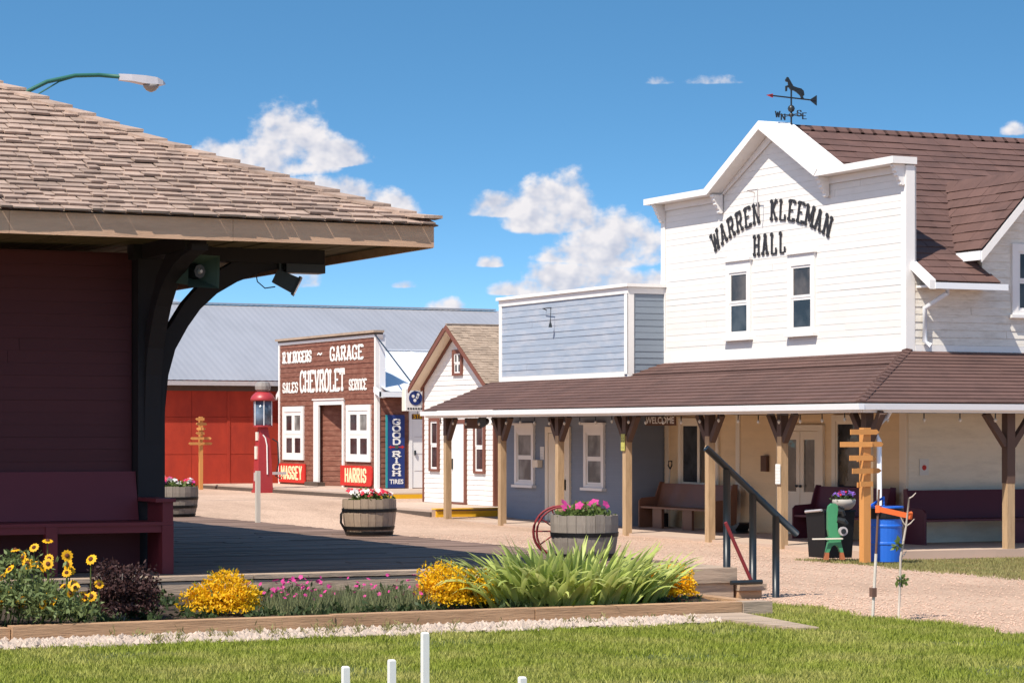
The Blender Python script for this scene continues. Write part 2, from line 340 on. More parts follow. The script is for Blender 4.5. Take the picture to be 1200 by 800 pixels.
# faces: axis 'y' = a front on plane x=p that looks to -x ; axis 'x' = a side on plane y=p that looks to -y.
def wb(b, axis, p, a0, a1, d0, d1, z0, z1):
    return b.box(p-d1, p-d0, a0, a1, z0, z1) if axis == 'y' else b.box(a0, a1, p-d1, p-d0, z0, z1)
def wp(axis, p, a, d, z): return (p-d, a, z) if axis == 'y' else (a, p-d, z)
def span(poly, z):                                     # extent of a convex outline at height z
    xs = []
    for i in range(len(poly)):
        (a0, z0), (a1, z1) = poly[i], poly[(i+1) % len(poly)]
        if min(z0, z1)-1e-9 <= z <= max(z0, z1)+1e-9:
            if abs(z1-z0) < 1e-9: xs += [a0, a1]
            else: xs.append(a0+(a1-a0)*(z-z0)/(z1-z0))
    return (min(xs), max(xs)) if xs else None
def siding(parent, axis, p, poly, m, course, proud=.020, name='board'):
    z0 = min(q[1] for q in poly); z1 = max(q[1] for q in poly); n = max(1, round((z1-z0)/course)); c = (z1-z0)/n
    for i in range(n):
        za, zb = z0+i*c, z0+(i+1)*c-.002
        s0 = span(poly, za+1e-4); s1 = span(poly, zb-1e-4)
        if not s0 or not s1: continue
        pr = proud*rng.uniform(.8, 1.2); cuts = [0., 1.]
        ln = s0[1]-s0[0]
        if ln > 3 and rng.random() < .7: cuts.insert(1, rng.uniform(.15, .85))       # butt joint somewhere along the course
        for f0, f1 in zip(cuts, cuts[1:]):
            q = []; j = rng.uniform(0, .003)
            for (zz, dd, ss) in ((za, pr+j, s0), (zb, .006+j, s1)):
                w = ss[1]-ss[0]; a0, a1 = ss[0]+w*f0+(.003 if f0 else 0), ss[0]+w*f1-(.003 if f1 < 1 else 0)
                q += [wp(axis, p, a0, dd, zz), wp(axis, p, a1, dd, zz), wp(axis, p, a1, 0, zz), wp(axis, p, a0, 0, zz)]
            bm().hexa(q).build(name, m, parent)
def wall(parent, axis, p, poly, m, thick=.16, name='wall'):
    off = (thick, 0, 0) if axis == 'y' else (0, thick, 0)
    return bm().prism([wp(axis, p, a, -.001, z) for a, z in poly], off).build(name, m, parent)
def window(parent, axis, p, a0, a1, z0, z1, fm='white_trim', fw=.11, nv=1, nh=2, pane='pane_dark', sill=True, head=0., sash='white_trim', sw=.05):
    """a0..a1, z0..z1: the glazed opening; casing stands proud of the boards, sashes and panes sit back in it"""
    f = bm(); D = .065
    wb(f, axis, p, a0-fw, a0, .0, D, z0-fw*.6, z1+fw+head); wb(f, axis, p, a1, a1+fw, .0, D, z0-fw*.6, z1+fw+head)
    wb(f, axis, p, a0, a1, .0, D-.002, z1, z1+fw+head)
    wb(f, axis, p, a0, a1, .0, D-.002, z0-fw*.6, z0)
    if head: wb(f, axis, p, a0-fw-.04, a1+fw+.04, .0, D+.04, z1+fw+head, z1+fw+head+.05)
    w = f.build('window', fm, parent)
    s = bm(); dw = (a1-a0)/nv; dh = (z1-z0)/nh
    for i in range(nv):
        for j in range(nh):
            x0, x1, y0, y1 = a0+i*dw, a0+(i+1)*dw, z0+j*dh, z0+(j+1)*dh; d = .045 if j == nh-1 else .036
            wb(s, axis, p, x0, x0+sw, .024, d, y0, y1); wb(s, axis, p, x1-sw, x1, .024, d, y0, y1)
            wb(s, axis, p, x0+sw, x1-sw, .024, d-.001, y0, y0+sw); wb(s, axis, p, x0+sw, x1-sw, .024, d-.001, y1-sw, y1)
            wb(bm(), axis, p, x0+sw, x1-sw, .022, .028, y0+sw, y1-sw).build('pane', pane if isinstance(pane, str) else pane[(i*nh+j) % len(pane)], w)
    s.build('sash', sash, w)
    if sill: wb(bm(), axis, p, a0-fw-.05, a1+fw+.05, .0, D+.06, z0-fw*.6-.06, z0-fw*.6).build('sill', fm, w)
    return w

# lettering: heavy strokes with slabs, in a unit cell
ST = {'A': [[(.1,0),(.5,1),(.9,0)],[(.25,.32),(.75,.32)]], 'C': [[(.92,.72),(.8,.94),(.5,1),(.2,.92),(.08,.7),(.08,.3),(.2,.08),(.5,0),(.8,.06),(.92,.28)]],
 'D': [[(.14,0),(.14,1),(.6,1),(.85,.85),(.92,.5),(.85,.15),(.6,0),(.14,0)]], 'E': [[(.9,1),(.15,1),(.15,0),(.9,0)],[(.15,.52),(.68,.52)]], 'G': [[(.92,.74),(.8,.94),(.5,1),(.2,.92),(.08,.7),(.08,.3),(.2,.08),(.5,0),(.85,.06),(.92,.42),(.58,.42)]],
 'H': [[(.12,0),(.12,1)],[(.88,0),(.88,1)],[(.12,.52),(.88,.52)]], 'I': [[(.5,0),(.5,1)]], 'K': [[(.14,0),(.14,1)],[(.88,1),(.2,.46)],[(.36,.6),(.9,0)]],
 'L': [[(.15,1),(.15,0),(.92,0),(.92,.25)]], 'M': [[(.1,0),(.1,1),(.5,.25),(.9,1),(.9,0)]], 'N': [[(.12,0),(.12,1),(.88,0),(.88,1)]],
 'O': [[(.5,1),(.2,.92),(.08,.7),(.08,.3),(.2,.08),(.5,0),(.8,.08),(.92,.3),(.92,.7),(.8,.92),(.5,1)]], 'R': [[(.14,0),(.14,1),(.7,1),(.88,.85),(.86,.62),(.68,.5),(.14,.5)],[(.55,.5),(.9,0)]],
 'S': [[(.88,.74),(.8,.95),(.5,1),(.18,.94),(.1,.74),(.2,.56),(.8,.44),(.9,.26),(.8,.06),(.5,0),(.16,.06),(.1,.28)]], 'T': [[(.5,0),(.5,1)],[(.06,.78),(.06,1),(.94,1),(.94,.78)]],
 'V': [[(.08,1),(.5,0),(.92,1)]], 'W': [[(.04,1),(.27,0),(.5,.85),(.73,0),(.96,1)]], 'Y': [[(.5,0),(.5,.45),(.1,1)],[(.5,.45),(.9,1)]], '.': [[(.4,.02),(.6,.02)]], '~': [[(.05,.45),(.3,.58),(.65,.42),(.95,.55)]]}
SLAB = set('AEHIKLMNRTVWY')
def letter_quads(ch, w, h, t, slab=True):
    out = []; k = 0; ends = set()
    for pl in ST[ch]:
        pts = [Vector((a*w, b*h)) for a, b in pl]
        for p in (pl[0], pl[-1]): ends.add(p)
        for p in pl:
            if ch in 'NMWVAER' and p[1] in (0, 1): ends.add(p)
        for a, b in zip(pts, pts[1:]):
            d = b-a; ln = d.length; d /= ln; n = Vector((-d.y, d.x)); th = t*(.62 if abs(d.y) < .4 else 1.)
            e = t*.22; out.append(([a-d*e+n*th/2, b+d*e+n*th/2, b+d*e-n*th/2, a-d*e-n*th/2], k)); k += 1
    if slab and ch in SLAB:
        for (a, b) in ends:
            if b not in (0, 1): continue
            sh = h*.15; c = a*w; y0 = 0 if b == 0 else h-sh
            out.append(([Vector((c-t*.95, y0)), Vector((c+t*.95, y0)), Vector((c+t*.95, y0+sh)), Vector((c-t*.95, y0+sh))], k)); k += 1
    return out
def put_letter(parent, axis, p, a, z, ch, w, h, t, m, d=.024, rot=0., slab=True):
    """a, z: foot of the letter's centre; reading direction is -y on fronts and +x on sides"""
    b = bm(); cr, sr = math.cos(rot), math.sin(rot); sgn = -1 if axis == 'y' else 1
    for q, k in letter_quads(ch, w, h, t, slab):
        vs = []
        for v in q:
            x, y = v.x-w/2, v.y; x, y = x*cr-y*sr, x*sr+y*cr
            vs.append(wp(axis, p, a+sgn*x, d+.006+.0006*k, z+y))
        back = [wp(axis, p, (v[1] if axis == 'y' else v[0]), d, v[2]) for v in vs]
        b.hexa(back+vs)
    return b.build('letter', m, parent)
def put_word(parent, axis, p, a0, z, word, w, h, t, m, d=.024, gap=.18, slab=True):
    sgn = -1 if axis == 'y' else 1; a = a0
    for ch in word:
        ww = w*(1.25 if ch in 'WM' else .5 if ch in 'I.' else 1.)
        if ch != ' ': put_letter(parent, axis, p, a+sgn*ww/2, z, ch, ww, h, t, m, d, 0, slab)
        a += sgn*(ww+w*gap)
    return a
def put_text(parent, axis, p, a, z, txt, size, m, d, sx=1., bold=0., name='lettering'):
    cu = bpy.data.curves.new('t', 'FONT'); cu.body = txt; cu.size = size; cu.align_x = 'CENTER'; cu.offset = bold; cu.resolution_u = 3
    o = bpy.data.objects.new('t', cu); C.objects.link(o); bpy.context.view_layer.update()
    me = bpy.data.meshes.new_from_object(o.evaluated_get(bpy.context.evaluated_depsgraph_get()))
    bpy.data.objects.remove(o); sgn = -1 if axis == 'y' else 1
    b = bm(); b.add([wp(axis, p, a+sgn*v.co.x*sx, d, z+v.co.y) for v in me.vertices], [tuple(q.vertices) for q in me.polygons])
    return b.build(name, m, parent)

# ------------------------------------------------------------------ roofing
unit_me = None
def unit_shingle(m):
    b = bm(); b.hexa([(-.5,0,.42),(.5,0,.42),(.5,0,1),(-.5,0,1),(-.5,1,0),(.5,1,0),(.5,1,.12),(-.5,1,.12)])
    me = bpy.data.meshes.new('shingle'); me.from_pydata(b.v, [], b.f); me.materials.append(MATS[m]); return me
def tile_roof(roof, O, A, S, length_fn, tmax, course, wr, thick, m, nparts, jit=.01, key=None, name='shingle', gap=.006, lap=1.35, skew=.0):
    """O eave origin, A unit vector along the eave, S(t) -> (point offset up the slope, slope unit vector);
    length_fn(t) -> (s0, s1). Each shingle is a wedge, thick at its butt, lapped by the next course."""
    O = Vector(O); A = Vector(A); items = []; n = max(1, int(tmax/course))
    for i in range(n):
        t = i*course; s0, s1 = length_fn(t+course*.5)
        if s1-s0 < .05: continue
        x = s0-rng.uniform(0, wr[0])
        while x < s1:
            w = rng.uniform(*wr); xa, xb = max(x, s0), min(x+w-gap, s1); x += w
            if xb-xa < .03: continue
            off, sd = S(t+rng.uniform(-jit, jit)*(.4 if i == 0 else 1)); nn = A.cross(sd).normalized()
            if nn.z < 0: nn = -nn
            tk = thick*rng.uniform(.75, 1.3)
            pos = O+A*((xa+xb)/2)+off+nn*(.004+rng.uniform(0, .25)*thick)
            ln = min(course*lap, max(course*.9, tmax-t))
            rr = rng.uniform(-skew, skew)
            sd2 = (sd+A*rr).normalized(); a2 = (A-sd2*A.dot(sd2)).normalized()
            M = Matrix(((a2.x*(xb-xa), sd2.x*ln, nn.x*tk, pos.x), (a2.y*(xb-xa), sd2.y*ln, nn.y*tk, pos.y), (a2.z*(xb-xa), sd2.z*ln, nn.z*tk, pos.z), (0, 0, 0, 1)))
            items.append((key(pos) if key else 0, len(items), M))
    items.sort(key=lambda q: q[:2]); me = unit_shingle(m); inv = Matrix.Translation(-WL[roof.name])
    for q in items[:nparts]:
        o = bpy.data.objects.new(name, me); C.objects.link(o); o.parent = roof; o.matrix_local = inv @ q[2]; WL[o.name] = q[2].translation
    rest = items[nparts:]
    if rest:
        b = bm()
        for q in rest: b.add([q[2] @ v.co for v in me.vertices], [tuple(f.vertices) for f in me.polygons])
        tag(b.build('shingles', m, roof), kind='stuff')
def lin_slope(dirv, rise):
    """unit horizontal uphill direction, rise per metre run -> S(t), t measured along the slope"""
    d = Vector((dirv[0], dirv[1], rise)).normalized()
    return lambda t: (d*t, d)

def smooth(x, a, b):
    t = np.clip((np.asarray(x, float)-a)/(b-a), 0, 1); return t*t*(3-2*t)
def gz(u, v):                                          # lie of the land
    return .30*smooth(v, 50, 64) - .11*smooth(u, 20.5, 25.5)*(1-smooth(v, 36.6, 40))

# ------------------------------------------------------------------ ground
def build_ground():
    xs = np.concatenate([[-3500, -900, -250, -80], np.linspace(-30, 60, 91), [90, 250, 900, 3500]])
    ys = np.concatenate([[-3500, -900, -250, -80], np.linspace(-10, 110, 121), [140, 300, 900, 4500]])
    X, Y = np.meshgrid(xs, ys); Z = gz(X, Y); nx = len(xs)
    v = np.stack([X.ravel(), Y.ravel(), Z.ravel()], 1).tolist()
    f = [(j*nx+i, j*nx+i+1, (j+1)*nx+i+1, (j+1)*nx+i) for j in range(len(ys)-1) for i in range(nx-1)]
    b = bm(); b.add(v, f); o = b.build('ground', 'gravel'); tag(o, 'pinkish tan gravel of the wide village street', 'ground', kind='structure')
    b = bm()
    n = 30
    edge = [(15.85+.10*math.sin(i*1.7)+.07*math.sin(i*4.1+1), -4+i*(30.0/n)) for i in range(n+1)]
    pts = [(-40, -4)] + edge + [(14.95, 26.0), (14.95, 24.7), (-40, 24.7)]
    b.add([(a, c, .012) for a, c in pts], [tuple(range(len(pts)))])
    tag(b.build('lawn', 'grass_ground'), 'mown green lawn across the foreground', 'lawn', kind='structure')
build_ground()
def grass(name, pts, zs, h, m, label, cat, lean=.5, w=.006):
    n = len(pts); a = nr.uniform(0, 2*np.pi, n); hh = h*nr.uniform(.5, 1.25, n); ln = nr.uniform(.1, lean, n)*hh
    b2 = nr.uniform(0, 2*np.pi, n); ww = w*nr.uniform(.7, 1.4, n)
    P = np.stack([pts[:, 0], pts[:, 1], zs], 1)
    dx = np.stack([np.cos(b2)*ww, np.sin(b2)*ww, np.zeros(n)], 1); tip = P+np.stack([np.cos(a)*ln, np.sin(a)*ln, hh], 1)
    return np_mesh(name, np.stack([P-dx, P+dx, tip], 1), 3, m, None, 'stuff', label, cat)
def fan_points(n, u0, u1, v0, v1, keep):
    p = np.stack([nr.uniform(u0, u1, n), nr.uniform(v0, v1, n)], 1); return p[keep(p[:, 0], p[:, 1])]
def in_view(u, v, m=.02):
    X = .903*u-.429*v; Y = .429*u+.903*v; return (np.abs(X/Y) < .2037+m) & (Y > 0)
p = fan_points(520000, 1, 16.1, 12, 26.2, lambda u, v: in_view(u, v) & (.429*u+.903*v > 19.6) & ((v < 23.75+.12*np.sin(u*5)) | (u > 14.15)) & (u < 15.86+.16*np.sin(v*2.3)+.1*np.sin(v*7)+nr.normal(0, .06, len(u))) & (nr.random(len(u)) < .25+.75*smooth(np.sin(u*1.9+np.sin(v*1.3)*2)+np.sin(v*2.7), -1.9, -.6)))
grass('grass', p, np.full(len(p), .01), .052, 'grass_blade', 'short green grass blades of the foreground lawn', 'grass', .9, .0075)
def patch(u, v): return (v < 35.9) & (v > 29.5+.25*np.sin(u*3)) & (u > 22.4+(35.9-v)*-.10+.25*np.sin(v*2.1)+.12*np.sin(v*7)) & (u < 31)
p = fan_points(90000, 21.3, 31, 29, 36, lambda u, v: in_view(u, v) & patch(u, v) & (nr.random(len(u)) < .8*smooth(u, 21.6, 23.6)))
grass('grass', p, gz(p[:, 0], p[:, 1]), .05, 'grass_dry', 'strip of thin dry grass along the side porch', 'grass', .9, .009)
def stones(name, pts, zs, r0, r1, m, label, cat):
    n = len(pts); r = nr.uniform(r0, r1, n)
    base = np.array([(1,0,0),(-.95,.1,0),(.05,1,0),(0,-1,.05),(.1,0,.75),(0,.1,-.6)])
    tri = np.array([(0,2,4),(2,1,4),(1,3,4),(3,0,4),(2,0,5),(1,2,5),(3,1,5),(0,3,5)])
    v = base[None]*r[:, None, None]*nr.uniform(.82, 1.18, (n, 6, 3)); a = nr.uniform(0, 6.28, n)
    x = v[..., 0]*np.cos(a)[:, None]-v[..., 1]*np.sin(a)[:, None]; y = v[..., 0]*np.sin(a)[:, None]+v[..., 1]*np.cos(a)[:, None]
    v = np.stack([x+pts[:, 0, None], y+pts[:, 1, None], v[..., 2]+zs[:, None]+r[:, None]*.3], 2)
    return np_mesh(name, v[:, tri].reshape(-1, 3), 3, m, None, 'stuff', label, cat)
p = fan_points(15000, 2, 13.95, 23.35, 24.72, lambda u, v: in_view(u, v, .03) & (v > 23.72+.10*np.sin(u*4.3)+nr.normal(0, .05, len(u))))
stones('white_stones', p, nr.uniform(.0, .03, len(p)), .018, .058, 'stone_white', 'pale crushed stones along the front of the timber flower bed', 'stones')
p = fan_points(60000, 15.9, 24.5, 19, 47, lambda u, v: in_view(u, v, .02) & ~patch(u, v))
p = p[nr.random(len(p)) < .25+.75*smooth(p[:, 0], 18.8, 15.9)]
stones('loose_gravel', p, gz(p[:, 0], p[:, 1]), .006, .019, 'stone_tan', 'loose pebbles scattered over the gravel street', 'gravel')

# ------------------------------------------------------------------ depot: platform, building, roof
DZ = .40
def build_platform():
    root = tag(link(bpy.data.objects.new('platform', None), None, (8, 40, 0)), 'grey weathered plank platform around the depot', 'platform', kind='structure')
    v = 28.42; i = 0
    while v < 54:
        w = rng.uniform(.19, .235); x = -3 - rng.uniform(0, 1)
        if i == 0: w = .30
        while x < 16.1:
            ln = rng.uniform(3.4, 5.2); xe = min(x+ln-.012, 16.1+rng.uniform(-.015, .015))
            if 16.1-xe < .5: xe = 16.1
            if xe > 2.0:
                bm().box(max(x, 1.0), xe, v, v+w-.014, DZ-.05, DZ+rng.uniform(-.006, .006)).build('plank', 'deck' if i else 'old_timber', root)
            x = xe+.012
        v += w; i += 1
    # rim timbers under the front edge
    x = 1.
    while x < 15.9:
        ln = rng.uniform(2., 3.2); xe = min(x+ln, 15.95)
        bm().box(x, xe-.02, 28.435, 28.7, DZ-.26, DZ-.065).build('timber', 'old_timber', root)
        bm().box(x+.3, xe-.02+.3, 28.46, 28.7, .0, DZ-.27).build('timber', 'old_timber', root); x = xe
    bm().box(15.95, 16.09, 28.5, 54, .0, DZ-.06).build('timber', 'old_timber', root)
build_platform()

def build_depot():
    root = thing('railway_depot', 'dark maroon railway depot with hipped cedar shingle roof and curved brackets', 'depot', (4, 36, 0))
    # walls
    w1 = wall(root, 'x', 29.95, [(-9, DZ), (9.05, DZ), (9.05, 4.3), (-9, 4.3)], 'maroon')
    siding(w1, 'x', 29.95, [(1.5, DZ), (9.03, DZ), (9.03, 4.28), (1.5, 4.28)], 'maroon', .15, .014)
    bm().box(8.9, 9.05, 30.12, 46, DZ, 4.3).build('wall', 'maroon', root)
    bm().box(-9, 9.05, 45.9, 46.05, DZ, 4.3).build('wall', 'maroon', root)
    bm().box(9.06, 9.40, 29.72, 30.06, DZ, 4.28).build('post', 'dark_timber', root)
    # brackets
    lo = [(9.41, 1.95), (9.43, 2.4), (9.47, 2.8), (9.56, 3.12), (9.72, 3.40), (9.88, 3.62), (10.10, 3.82), (10.36, 3.97), (10.66, 4.09), (11.0, 4.17), (11.35, 4.21)]
    up = [(11.35, 4.28), (10.75, 4.28), (10.3, 4.21), (9.95, 4.0), (9.68, 3.70), (9.5, 3.42), (9.41, 3.3)]
    bm().prism([(u, 29.80, z) for u, z in lo+up], (0, .2, 0)).build('bracket', 'dark_timber', root)
    bm().prism([(9.14, 29.72-(u-9.41)*.95, z) for u, z in lo+up], (.2, 0, 0)).build('bracket', 'dark_timber', root)
    bm().prism([(4.2, 29.93-(u-9.41)*.95, z) for u, z in lo+up], (.2, 0, 0)).build('bracket', 'dark_timber', root)
    bm().box(9.0, 11.5, 29.72, 29.98, 4.215, 4.40).build('beam', 'dark_timber', root)
    bm().box(9.1, 9.36, 28.0, 29.7, 4.215, 4.40).build('beam', 'dark_timber', root)
    # soffit boards and fascia
    so = bm(); so.box(-9, 12.0, 27.5, 48.5, 4.41, 4.43); s = so.build('soffit', 'soffit', root)
    u = 3.
    while u < 11.9:
        bm().box(u, u+.185, 27.53, 34., 4.385+rng.uniform(0, .012), 4.409).build('board', 'soffit', s); u += .2
    x = -9.
    for xe in (-4.2, .6, 3.62, 6.9, 9.5, 12.02):
        bm().box(x, xe-.004, 27.46, 27.5, 4.29+rng.uniform(0, .006), 4.545).build('fascia', 'tan_fascia', root); x = xe
    bm().box(11.98, 12.02, 27.5, 48.5, 4.29, 4.545).build('fascia', 'tan_fascia', root)
    # roof: gently flared hip
    prof = [(0, 4.56), (.9, 4.93), (2.5, 5.62), (4.3, 6.52), (6.5, 7.66)]
    def zt(t):
        for (a, b), (c, d) in zip(prof, prof[1:]):
            if t <= c: return b+(d-b)*(t-a)/(c-a), (d-b)/(c-a)
        return prof[-1][1], .5
    rb = bm(); U1, V0, V1 = 12.04, 27.45, 48.6; U0 = -9
    for (a, b), (c, d) in zip(prof, prof[1:]):
        rb.add([(U0, V0+a, b), (U1-a, V0+a, b), (U1-c, V0+c, d), (U0, V0+c, d)], [(0, 1, 2, 3)])
        rb.add([(U1-a, V0+a, b), (U1-a, V1-a, b), (U1-c, V1-c, d), (U1-c, V0+c, d)], [(0, 1, 2, 3)])
        rb.add([(U0, V1-a, b), (U1-a, V1-a, b), (U1-c, V1-c, d), (U0, V1-c, d)], [(0, 3, 2, 1)])
    c, d = prof[-1]; rb.add([(U0, V0+c, d), (U1-c, V0+c, d), (U1-c, V1-c, d), (U0, V1-c, d)], [(0, 1, 2, 3)])
    roof = rb.build('roof', 'cedar', root)
    # t runs in horizontal metres here
    def S(t):
        tt = max(t, -.05); z, k = zt(max(tt, 0)); z0 = prof[0][1]
        return Vector((0, tt-.055, z-z0-.055*k+.006)), Vector((0, 1, k)).normalized()
    items_key = lambda p: abs(p.x-6.5)*.35 + (p.y-27.4)
    tile_roof(roof, (0, V0, prof[0][1]), (1, 0, 0), S, lambda t: (2.2, U1-t+.05), 6.4, .165, (.12, .34), .040, 'cedar', 300, .026, items_key, lap=1.6, skew=.035, gap=.014)
    def S2(t):
        z, k = zt(max(t, 0)); return Vector((-max(t, -.05)+.055, 0, z-prof[0][1]-.02)), Vector((-1, 0, k)).normalized()
    tile_roof(roof, (U1, 0, prof[0][1]), (0, 1, 0), S2, lambda t: (V0+t, V1-t), 6.4, .148, (.12, .3), .024, 'cedar', 0, .014, None, lap=1.7)
    # hip caps: pairs of shingles saddled over the hip
    t = -.06; k = 0
    while t < 6.2:
        z0, s0 = zt(max(t, 0)); z1, s1 = zt(t+.24); e = .045
        pa = Vector((U1-t, V0+t, z0+.105+rng.uniform(-.008, .012))); pb = Vector((U1-t-.29, V0+t+.29, zt(t+.29)[0]+.062)); w = rng.uniform(.19, .23)
        b = bm()
        for sx in (0, 1):
            # one leaf down the near slope, one down the end slope
            q = [pa, pb, pb+(Vector((-w*1.1, 0, -.004)) if sx == 0 else Vector((0, w*1.1, -.004))), pa+(Vector((-w*1.1, 0, -.004)) if sx == 0 else Vector((0, w*1.1, -.004)))]
            q = [q[0], q[1], q[2]-Vector((0, 0, s0*.0)), q[3]]
            dn = Vector((0, -.0, -.034))
            b.hexa([p+dn for p in q]+q)
        b.build('hip_cap', 'cedar', roof); t += .235; k += 1
build_depot()

def build_station_bench():
    root = thing('bench', 'long maroon built-in bench against the shaded depot wall', 'bench', (6.5, 29.4, DZ), 'maroon depot seating')
    m = 'maroon_bench'
    bm().box(2.5, 9.28, 29.0, 29.68, DZ+.585, DZ+.625).build('seat', m, root)
    bm().box(2.5, 9.14, 29.02, 29.06, DZ+.50, DZ+.584).build('apron', m, root)
    bm().prism([(2.5, 29.66, DZ+.63), (2.5, 29.72, DZ+.63), (2.5, 29.86, DZ+1.22), (2.5, 29.80, DZ+1.22)], (6.55, 0, 0)).build('backrest', m, root)
    bm().box(2.5, 9.06, 29.65, 29.70, DZ+.01, DZ+.584).build('panel', 'maroon', root)
    for u in (9.14, 7.72, 5.6, 3.5): bm().box(u, u+.14, 29.0, 29.14, DZ, DZ+.583).build('leg', m, root)
    bm().box(9.145, 9.275, 29.0, 29.13, DZ+.626, DZ+.86).build('leg', m, root)
    bm().box(9.05, 9.30, 28.97, 29.7, DZ+.861, DZ+.905).build('armrest', m, root)
    bm().box(9.16, 9.2, 29.14, 29.66, DZ+.01, DZ+.86).build('end_panel', m, root)
build_station_bench()

def build_horn():
    root = thing('loudspeaker', 'grey green square horn loudspeaker on the depot bracket', 'loudspeaker', (9.65, 28.9, 3.9))
    c = Vector((9.56, 28.75, 4.02)); d = Vector((.34, -.94, -.04)).normalized(); sx = d.cross(Vector((0, 0, 1))).normalized(); sy = sx.cross(d)
    def ring(t, w, h): return [c+d*t+sx*a*w+sy*b*h for a, b in ((-1, -1), (1, -1), (1, 1), (-1, 1))]
    b = bm(); r0, r1, r2, r3 = ring(-.42, .17, .13), ring(.0, .215, .175), ring(.03, .235, .195), ring(-.2, .1, .08)
    b.add(r0+r1+r2+r3, [(3, 2, 1, 0)]+[(i, (i+1) % 4, 4+(i+1) % 4, 4+i) for i in range(4)]+[(4+i, 4+(i+1) % 4, 8+(i+1) % 4, 8+i) for i in range(4)]+[(8+i, 8+(i+1) % 4, 12+(i+1) % 4, 12+i) for i in range(4)]+[(12, 13, 14, 15)])
    b.build('horn', 'speaker_green', root)
    b = bm(); b.tube([c-d*.19, c-d*.05], [.10, .085], 8); b.build('driver', 'black_metal', root)
    b = bm(); b.tube([c-d*.05, c-d*.02], [.035, .02], 10); b.build('cap', 'lamp_grey', root)
    b = bm(); b.beam(c-d*.3-sx*.16, c-d*.3-sx*.16+Vector((0, 0, .36)), .04, .012); b.beam(c-d*.3-sx*.16+Vector((0, 0, .36)), c-d*.3+sx*.16+Vector((0, 0, .36)), .012, .04); b.build('yoke', 'speaker_green', root)
build_horn()
def build_flood():
    root = thing('floodlight', 'small black floodlight tilted down under the depot eave', 'floodlight', (11.0, 29.8, 4.2))
    c = Vector((11.0, 29.75, 3.99)); d = Vector((.80, -.35, -.42)).normalized(); sx = d.cross(Vector((0, 0, 1))).normalized(); sy = sx.cross(d)
    b = bm(); q = lambda t, w, h: [c+d*t+sx*a*w+sy*k*h for a, k in ((-1, -1), (1, -1), (1, 1), (-1, 1))]
    b.hexa(q(-.16, .11, .09)+q(.12, .12, .105)); b.build('housing', 'black_metal', root)
    b = bm(); b.hexa(q(.121, .14, .125)+q(.15, .145, .13)); b.build('bezel', 'black_metal', root)
    b = bm(); b.hexa(q(.151, .11, .1)+q(.155, .11, .1)); b.build('lens', 'pane_dark', root)
    b = bm(); b.tube([(10.92, 29.78, 4.22), (10.94, 29.78, 4.06)], .03); b.build('arm', 'black_metal', root)
    b = bm(); b.tube([(10.6, 29.78, 4.08), (10.62, 29.78, 3.98), (10.72, 29.78, 3.9), (10.85, 29.76, 3.92)], .008, 5); b.build('cable', 'black_metal', root)
    bm().box(10.98, 11.5, 29.7, 29.95, 4.10, 4.213).build('junction_box', 'black_metal', root)
build_flood()

# ------------------------------------------------------------------ steps and handrail at the platform end
def build_steps():
    root = thing('timber_steps', 'rough timber steps at the end of the plank platform', 'steps', (16.4, 27.6, 0))
    bm().box(15.2, 16.1, 27.3, 28.4, .215, DZ).build('step', 'old_timber', root)
    bm().box(15.3, 16.07, 27.34, 28.38, .0, .208).build('step', 'old_timber', root)
    bm().box(16.11, 16.5, 27.25, 28.3, .11, .19).build('step', 'old_timber', root)
    bm().box(16.12, 16.46, 27.3, 28.3, .0, .105).build('step', 'bed_timber', root)
    r = thing('handrail', 'dark blue grey pipe handrail beside the platform steps', 'handrail', (16.35, 27.42, 0))
    rail = lambda u: 1.66-(u-16.01)*.83
    for u, z in ((16.02, DZ), (16.40, .19), (16.74, .0)):
        b = bm(); b.tube([(u, 27.42, z), (u, 27.42, rail(u)-.02)], .048, 10); b.build('post', 'dark_blue_metal', r, True)
    b = bm(); b.tube([(15.72, 27.42, rail(15.72)), (17.05, 27.42, rail(17.05))], .044, 10); b.build('rail', 'dark_blue_metal', r, True)
    b = bm(); b.tube([(15.93, 27.3, .97), (16.32, 27.3, .20)], .024, 8); tag(b.build('brace', 'wheel_red', r), 'rusty red diagonal brace')
    b = bm(); b.tube([(15.95, 27.2, .22), (16.4, 27.2, .22)], .03, 8)
    tag(b.build('pipe', 'black_metal'), 'short black pipe lying on the timber steps', 'pipe')
build_steps()

